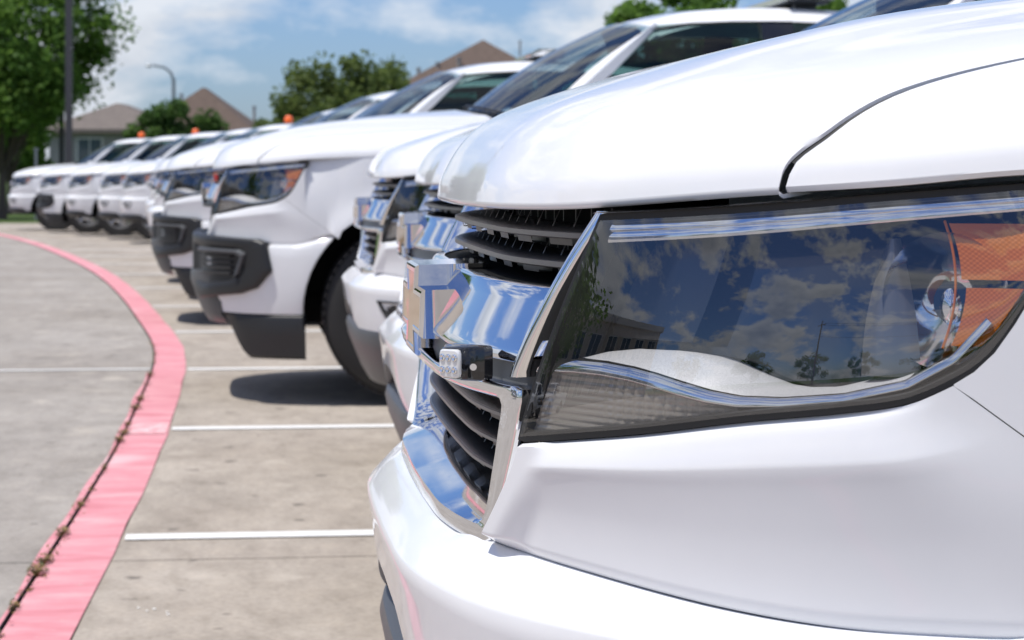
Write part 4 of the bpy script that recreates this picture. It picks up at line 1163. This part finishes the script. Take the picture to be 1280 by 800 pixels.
def _brick(c0, c1):
    return lambda nt, b: nt.links.new(ramp(nt, tex_noise(nt, 3, 6, .7), [(.35, c0), (.65, c1)]), b.inputs['Base Color'])
WALLM = mat('beige_siding', (.42, .37, .31), .85, build=_brick((.36, .325, .285), (.46, .42, .37)))
WALLG = mat('grey_siding', (.33, .31, .29), .85, build=_brick((.27, .25, .24), (.34, .32, .305)))
ROOFM = mat('brown_shingle', (.13, .09, .07), .9, build=lambda nt, b: nt.links.new(ramp(nt, tex_noise(nt, 5, 5, .7, stretch=(1, 1, 5)), [(.35, (.080, .055, .043)), (.65, (.135, .097, .077))]), b.inputs['Base Color']))
ROOFG = mat('grey_shingle', (.2, .17, .15), .9, build=lambda nt, b: nt.links.new(ramp(nt, tex_noise(nt, 5, 5, .7, stretch=(1, 1, 5)), [(.35, (.12, .10, .088)), (.65, (.19, .16, .14))]), b.inputs['Base Color']))
WINM = mat('house_glass', (.05, .08, .10), .06, coat=.5)
TRIM = mat('house_trim', (.62, .60, .56), .7)
def hip(b, x0, x1, y0, y1, z0, h, over=.4):
    x0 -= over; x1 += over; y0 -= over; y1 += over; w = min(x1 - x0, y1 - y0) / 2
    if x1 - x0 > y1 - y0: r0, r1 = (x0 + w, (y0 + y1) / 2), (x1 - w, (y0 + y1) / 2)
    else: r0, r1 = ((x0 + x1) / 2, y0 + w), ((x0 + x1) / 2, y1 - w)
    v = [(x0, y0, z0), (x1, y0, z0), (x1, y1, z0), (x0, y1, z0), (*r0, z0 + h), (*r1, z0 + h)]
    f = [(0, 1, 5, 4), (1, 2, 5), (2, 3, 4, 5), (3, 0, 4), (3, 2, 1, 0)] if x1 - x0 > y1 - y0 else [(0, 1, 4), (1, 2, 5, 4), (2, 3, 5), (3, 0, 4, 5), (3, 2, 1, 0)]
    v2 = [(p[0], p[1], p[2] - .18) for p in v[:4]]
    b.add(v, f[:-1]); b.add(v[:4] + v2, [(0, 1, 5, 4), (1, 2, 6, 5), (2, 3, 7, 6), (3, 0, 4, 7), (4, 5, 6, 7)]); return b
def house(px, d, parts, wins, label, wm, rm, vents=()):
    x, y, z = at(px, d); root = empty('house', (x, y, z), label, 'house', 'houses beyond the parked row')
    root.rotation_euler = (0, 0, R(-6.65))
    for (x0, x1, y0, y1, h, rh) in parts:
        MB().box(x0, x1, y0, y1, -.5, h).build('wall', wm, root, smooth=False)
        rf = hip(MB(), x0, x1, y0, y1, h + .002, rh).build('roof', rm, root, smooth=False)
    for (xc, zc, w, h, yf) in wins:
        f = MB().box(xc - w / 2 - .08, xc + w / 2 + .08, yf - .06, yf - .002, zc - h / 2 - .08, zc + h / 2 + .08).build('window', TRIM, root, smooth=False)
        MB().box(xc - w / 2, xc - .03, yf - .075, yf - .061, zc - h / 2, zc + h / 2).box(xc + .03, xc + w / 2, yf - .075, yf - .061, zc - h / 2, zc + h / 2).build('pane', WINM, f, smooth=False)
    for (xc, yc, z0, z1, r) in vents:
        MB().tube([(xc, yc, z0), (xc, yc, z1)], r, 8).tube([(xc, yc, z1), (xc, yc, z1 + .08)], r * 1.5, 8).build('roof_vent', WALLG, root)
house(108, 100, [(-1.6, 3.4, 0, 8, 3.2, 1.2), (3.4, 6.4, .8, 8, 2.4, 1.0)], [(0.15, 2.3, 1.0, .95, 0), (2.2, 2.3, .8, .95, 0)], 'beige two storey house with one upper window behind the dark pole', WALLG, ROOFG)
house(236, 104, [(-3.0, 3.4, 0, 8, 2.5, 2.75), (2.6, 6.0, -1.2, 6, 2.0, 1.5), (-5.0, -2.6, 1, 8, 3.0, 1.35)], [(.6, 1.9, 1.4, .9, 0), (3.6, 1.6, 1.2, .8, -1.2)], 'house with steep brown hipped roofs and roof vents behind the round tree', WALLM, ROOFM,
      ((2.6, 3, 2.8, 4.3, .06), (-.9, 4, 4, 4.9, .06), (-4.4, 4, 3.5, 4.3, .08), (4.9, 2, 2.6, 3.9, .05)))
house(602, 96, [(-4.7, 4.7, 0, 9.6, 4.1, 3.0)], [(0, 2.2, 1.4, .9, 0)], 'house with a tall brown hipped roof above the middle cab', WALLM, ROOFM, ((-1.0, 2.6, 5.2, 6.15, .08), (-1.9, 2.5, 5.0, 5.95, .07), (-2.7, 2.2, 4.8, 5.7, .07), (2.5, 2.2, 4.8, 5.8, .08), (1.6, 3.2, 5.4, 6.9, .04)))

POLEM = mat('dark_pole_paint', (.055, .055, .06), .5); GALV = mat('galvanised', (.30, .32, .34), .45, .6)
x, y, z = at(86, 55)
o = empty('light_pole', (x, y, z), 'dark square light pole standing clear at the left', 'light pole', 'dark light poles')
MB().obox(Matrix.Translation((0, 0, 4.5)), .16, .16, 9.0).build('pole', POLEM, o, smooth=False)
MB().lathe([(.001, 0), (.30, 0), (.30, .55), (.27, .60), (.001, .60)], (0, 0, 0), axis='z', n=24).build('base', CONC, o)
MB().box(-.5, .5, -.18, .18, 9.0, 9.15).build('lamp_head', POLEM, o, smooth=False)
x, y, z = at(77, 64)
o = empty('light_pole', (x, y, z), 'dark light pole farther back, half hidden in the tree', 'light pole', 'dark light poles')
MB().obox(Matrix.Translation((0, 0, 4.5)), .13, .13, 9.0).build('pole', POLEM, o, smooth=False)
MB().box(-.5, .5, -.18, .18, 9.0, 9.15).build('lamp_head', POLEM, o, smooth=False)
x, y, z = at(217, 90); o = empty('street_lamp', (x, y, z), 'grey street lamp with a curved arm above the round tree', 'street lamp')
zt = zy(98, 90) - z
MB().tube([(0, 0, 0), (0, 0, zt * .5), (0, 0, zt)], [.11, .09, .07], 10).build('pole', GALV, o)
MB().tube([(0, 0, zt - .1), (-.10, 0, zt + .22), (-.35, 0, zt + .42), (-.75, 0, zt + .50), (-.80, 0, zt + .5)], [.06, .05, .045, .04, .04], 8).build('arm', GALV, o)
MB().lathe([(.001, -.06), (.10, -.05), (.13, 0), (.08, .06), (.001, .07)], (-.95, 0, zt + .48), axis='z', n=16).build('lamp_head', GALV, o)
x, y, z = at(45, 58); o = empty('sign_post', (x, y, z), 'thin grey sign post in front of the dark bushy tree', 'post')
MB().box(-.03, .03, -.02, .02, 0, 1.75).build('post', GALV, o, smooth=False); MB().box(-.05, .05, -.03, .03, 1.751, 1.80).build('cap', GALV, o, smooth=False)
# grass verge and red kerb at the far left
tag(MB().grid([[Gp(x, y, .03) for x in (-22, -14, -9.6, -8.2)] for y in (50.5, 53, 56, 62)]).build('grass_verge', GRASSM), kind='structure')
gv = MB(); r_ = random.Random(5)
for _ in range(5000):
    x, y = r_.uniform(-14, -8.2), r_.uniform(50.5, 56); p = Vector(Gp(x, y, .03)); a = r_.uniform(0, 6.28); h = r_.uniform(.05, .14)
    gv.add([p + Vector((math.cos(a) * .02, math.sin(a) * .02, 0)), p - Vector((math.cos(a) * .02, math.sin(a) * .02, 0)), p + Vector((r_.uniform(-.05, .05), r_.uniform(-.05, .05), h))], [(0, 1, 2)])
tag(gv.build('grass', mat('grass_blade', (.10, .20, .03), .6), smooth=False), kind='stuff')
o = MB().grid([[Gp(x, y + w, h) for w, h in ((0, -.02), (0, .15), (.16, .16), (.16, 0))] for x, y in ((-15, 50.2), (-11.5, 50.2), (-9.2, 50.25), (-8.4, 50.5), (-8.1, 51.2))]).build('kerb', PINK, smooth=False); tag(o, 'faded red painted kerb edging the grass at far left', 'kerb')

# ================================================================ WHAT STANDS BEHIND AND BESIDE THE CAMERA (seen in the chrome and the lamp)
BW = mat('office_panel', (.52, .47, .40), .8, build=_brick((.47, .42, .36), (.55, .50, .43)))
def office(loc, rz):
    root = empty('office_building', loc, 'long beige two storey office with rows of tall windows, mirrored in the headlamp', 'building'); root.rotation_euler = (0, 0, rz)
    MB().box(-14, 14, 0, 10, -.3, 7.6).build('wall', BW, root, smooth=False); MB().box(-14.3, 14.3, -.3, 10.3, 7.602, 8.2).build('parapet', TRIM, root, smooth=False)
    for zc in (2.0, 5.4):
        for k in range(14):
            xc = -13 + 2 * k; f = MB().box(xc - .65, xc + .65, -.12, -.002, zc - 1.15, zc + 1.15).build('window', TRIM, root, smooth=False)
            MB().box(xc - .55, xc - .04, -.14, -.121, zc - 1.05, zc + 1.05).box(xc + .04, xc + .55, -.14, -.121, zc - 1.05, zc + 1.05).build('pane', WINM, f, smooth=False)
office((-34, 17, 0), R(70))
tree((-13, 8.5, 0), 6.8, 1.9, (2.7, 2.7, 2.3), 40, 220, .16, LF1, 'broad oak across the drive, mirrored in the headlamp', 'trees around the lot, out of view', 21)
for i, (x, y, h) in enumerate(((-40, -14, 6), (-36, -24, 5.5), (-30, -33, 6), (-22, -40, 5.5), (-13, -44, 6.2), (-4, -46, 5.4), (6, -46, 6), (16, -42, 5.8), (-44, -2, 6))):
    tree((x, y, 0), h, 1.2, (3.6, 3.4, h * .4), 26, 120, .3, LF2, ['first','second','third','fourth','fifth','sixth','seventh','eighth','ninth'][i] + ' tree of the line behind the camera, counted from the left', 'trees around the lot, out of view', 30 + i)
def upole(loc, label):
    o = empty('utility_pole', loc, label, 'utility pole', 'utility poles, out of view')
    MB().tube([(0, 0, 0), (0, 0, 10)], [.16, .11], 10).build('pole', BARK, o); MB().box(-1.1, 1.1, -.05, .05, 9.3, 9.42).build('cross_arm', BARK, o, smooth=False)
u0, u1 = Vector((-30, -20, 0)), Vector((-2, -38, 0))
upole(u0, 'wooden utility pole behind the camera to the left'); upole(u1, 'wooden utility pole straight behind the camera'); 
for k, (dz, dx) in enumerate(((9.5, -.9), (9.5, .9), (7.6, 0))):
    MB().tube([u0.lerp(u1, t) + Vector((dx, 0, dz - 3.2 * t * (1 - t))) for t in pieces(24, 0, 1)], .02, 5).build('power_line', SEAL_SHADE)
    tag(bpy.data.objects[[n for n in bpy.data.objects.keys() if n.startswith('power_line')][-1]], ('left upper', 'right upper', 'lower')[k] + ' black power line strung between the utility poles', 'power line', 'power lines, out of view')
for i, (x, y) in enumerate(((-16.5, 13.5), (-16.7, 10.7), (-16.4, 16.3))):
    t = copy_tree(truckA); t.location = (x, y, 0); t.rotation_euler = (0, 0, R(184)); tag(t, 'white pickup parked across the drive, ' + ('in the middle of three', 'nearest of three', 'farthest of three')[i], 'pickup truck', 'white pickups across the drive')
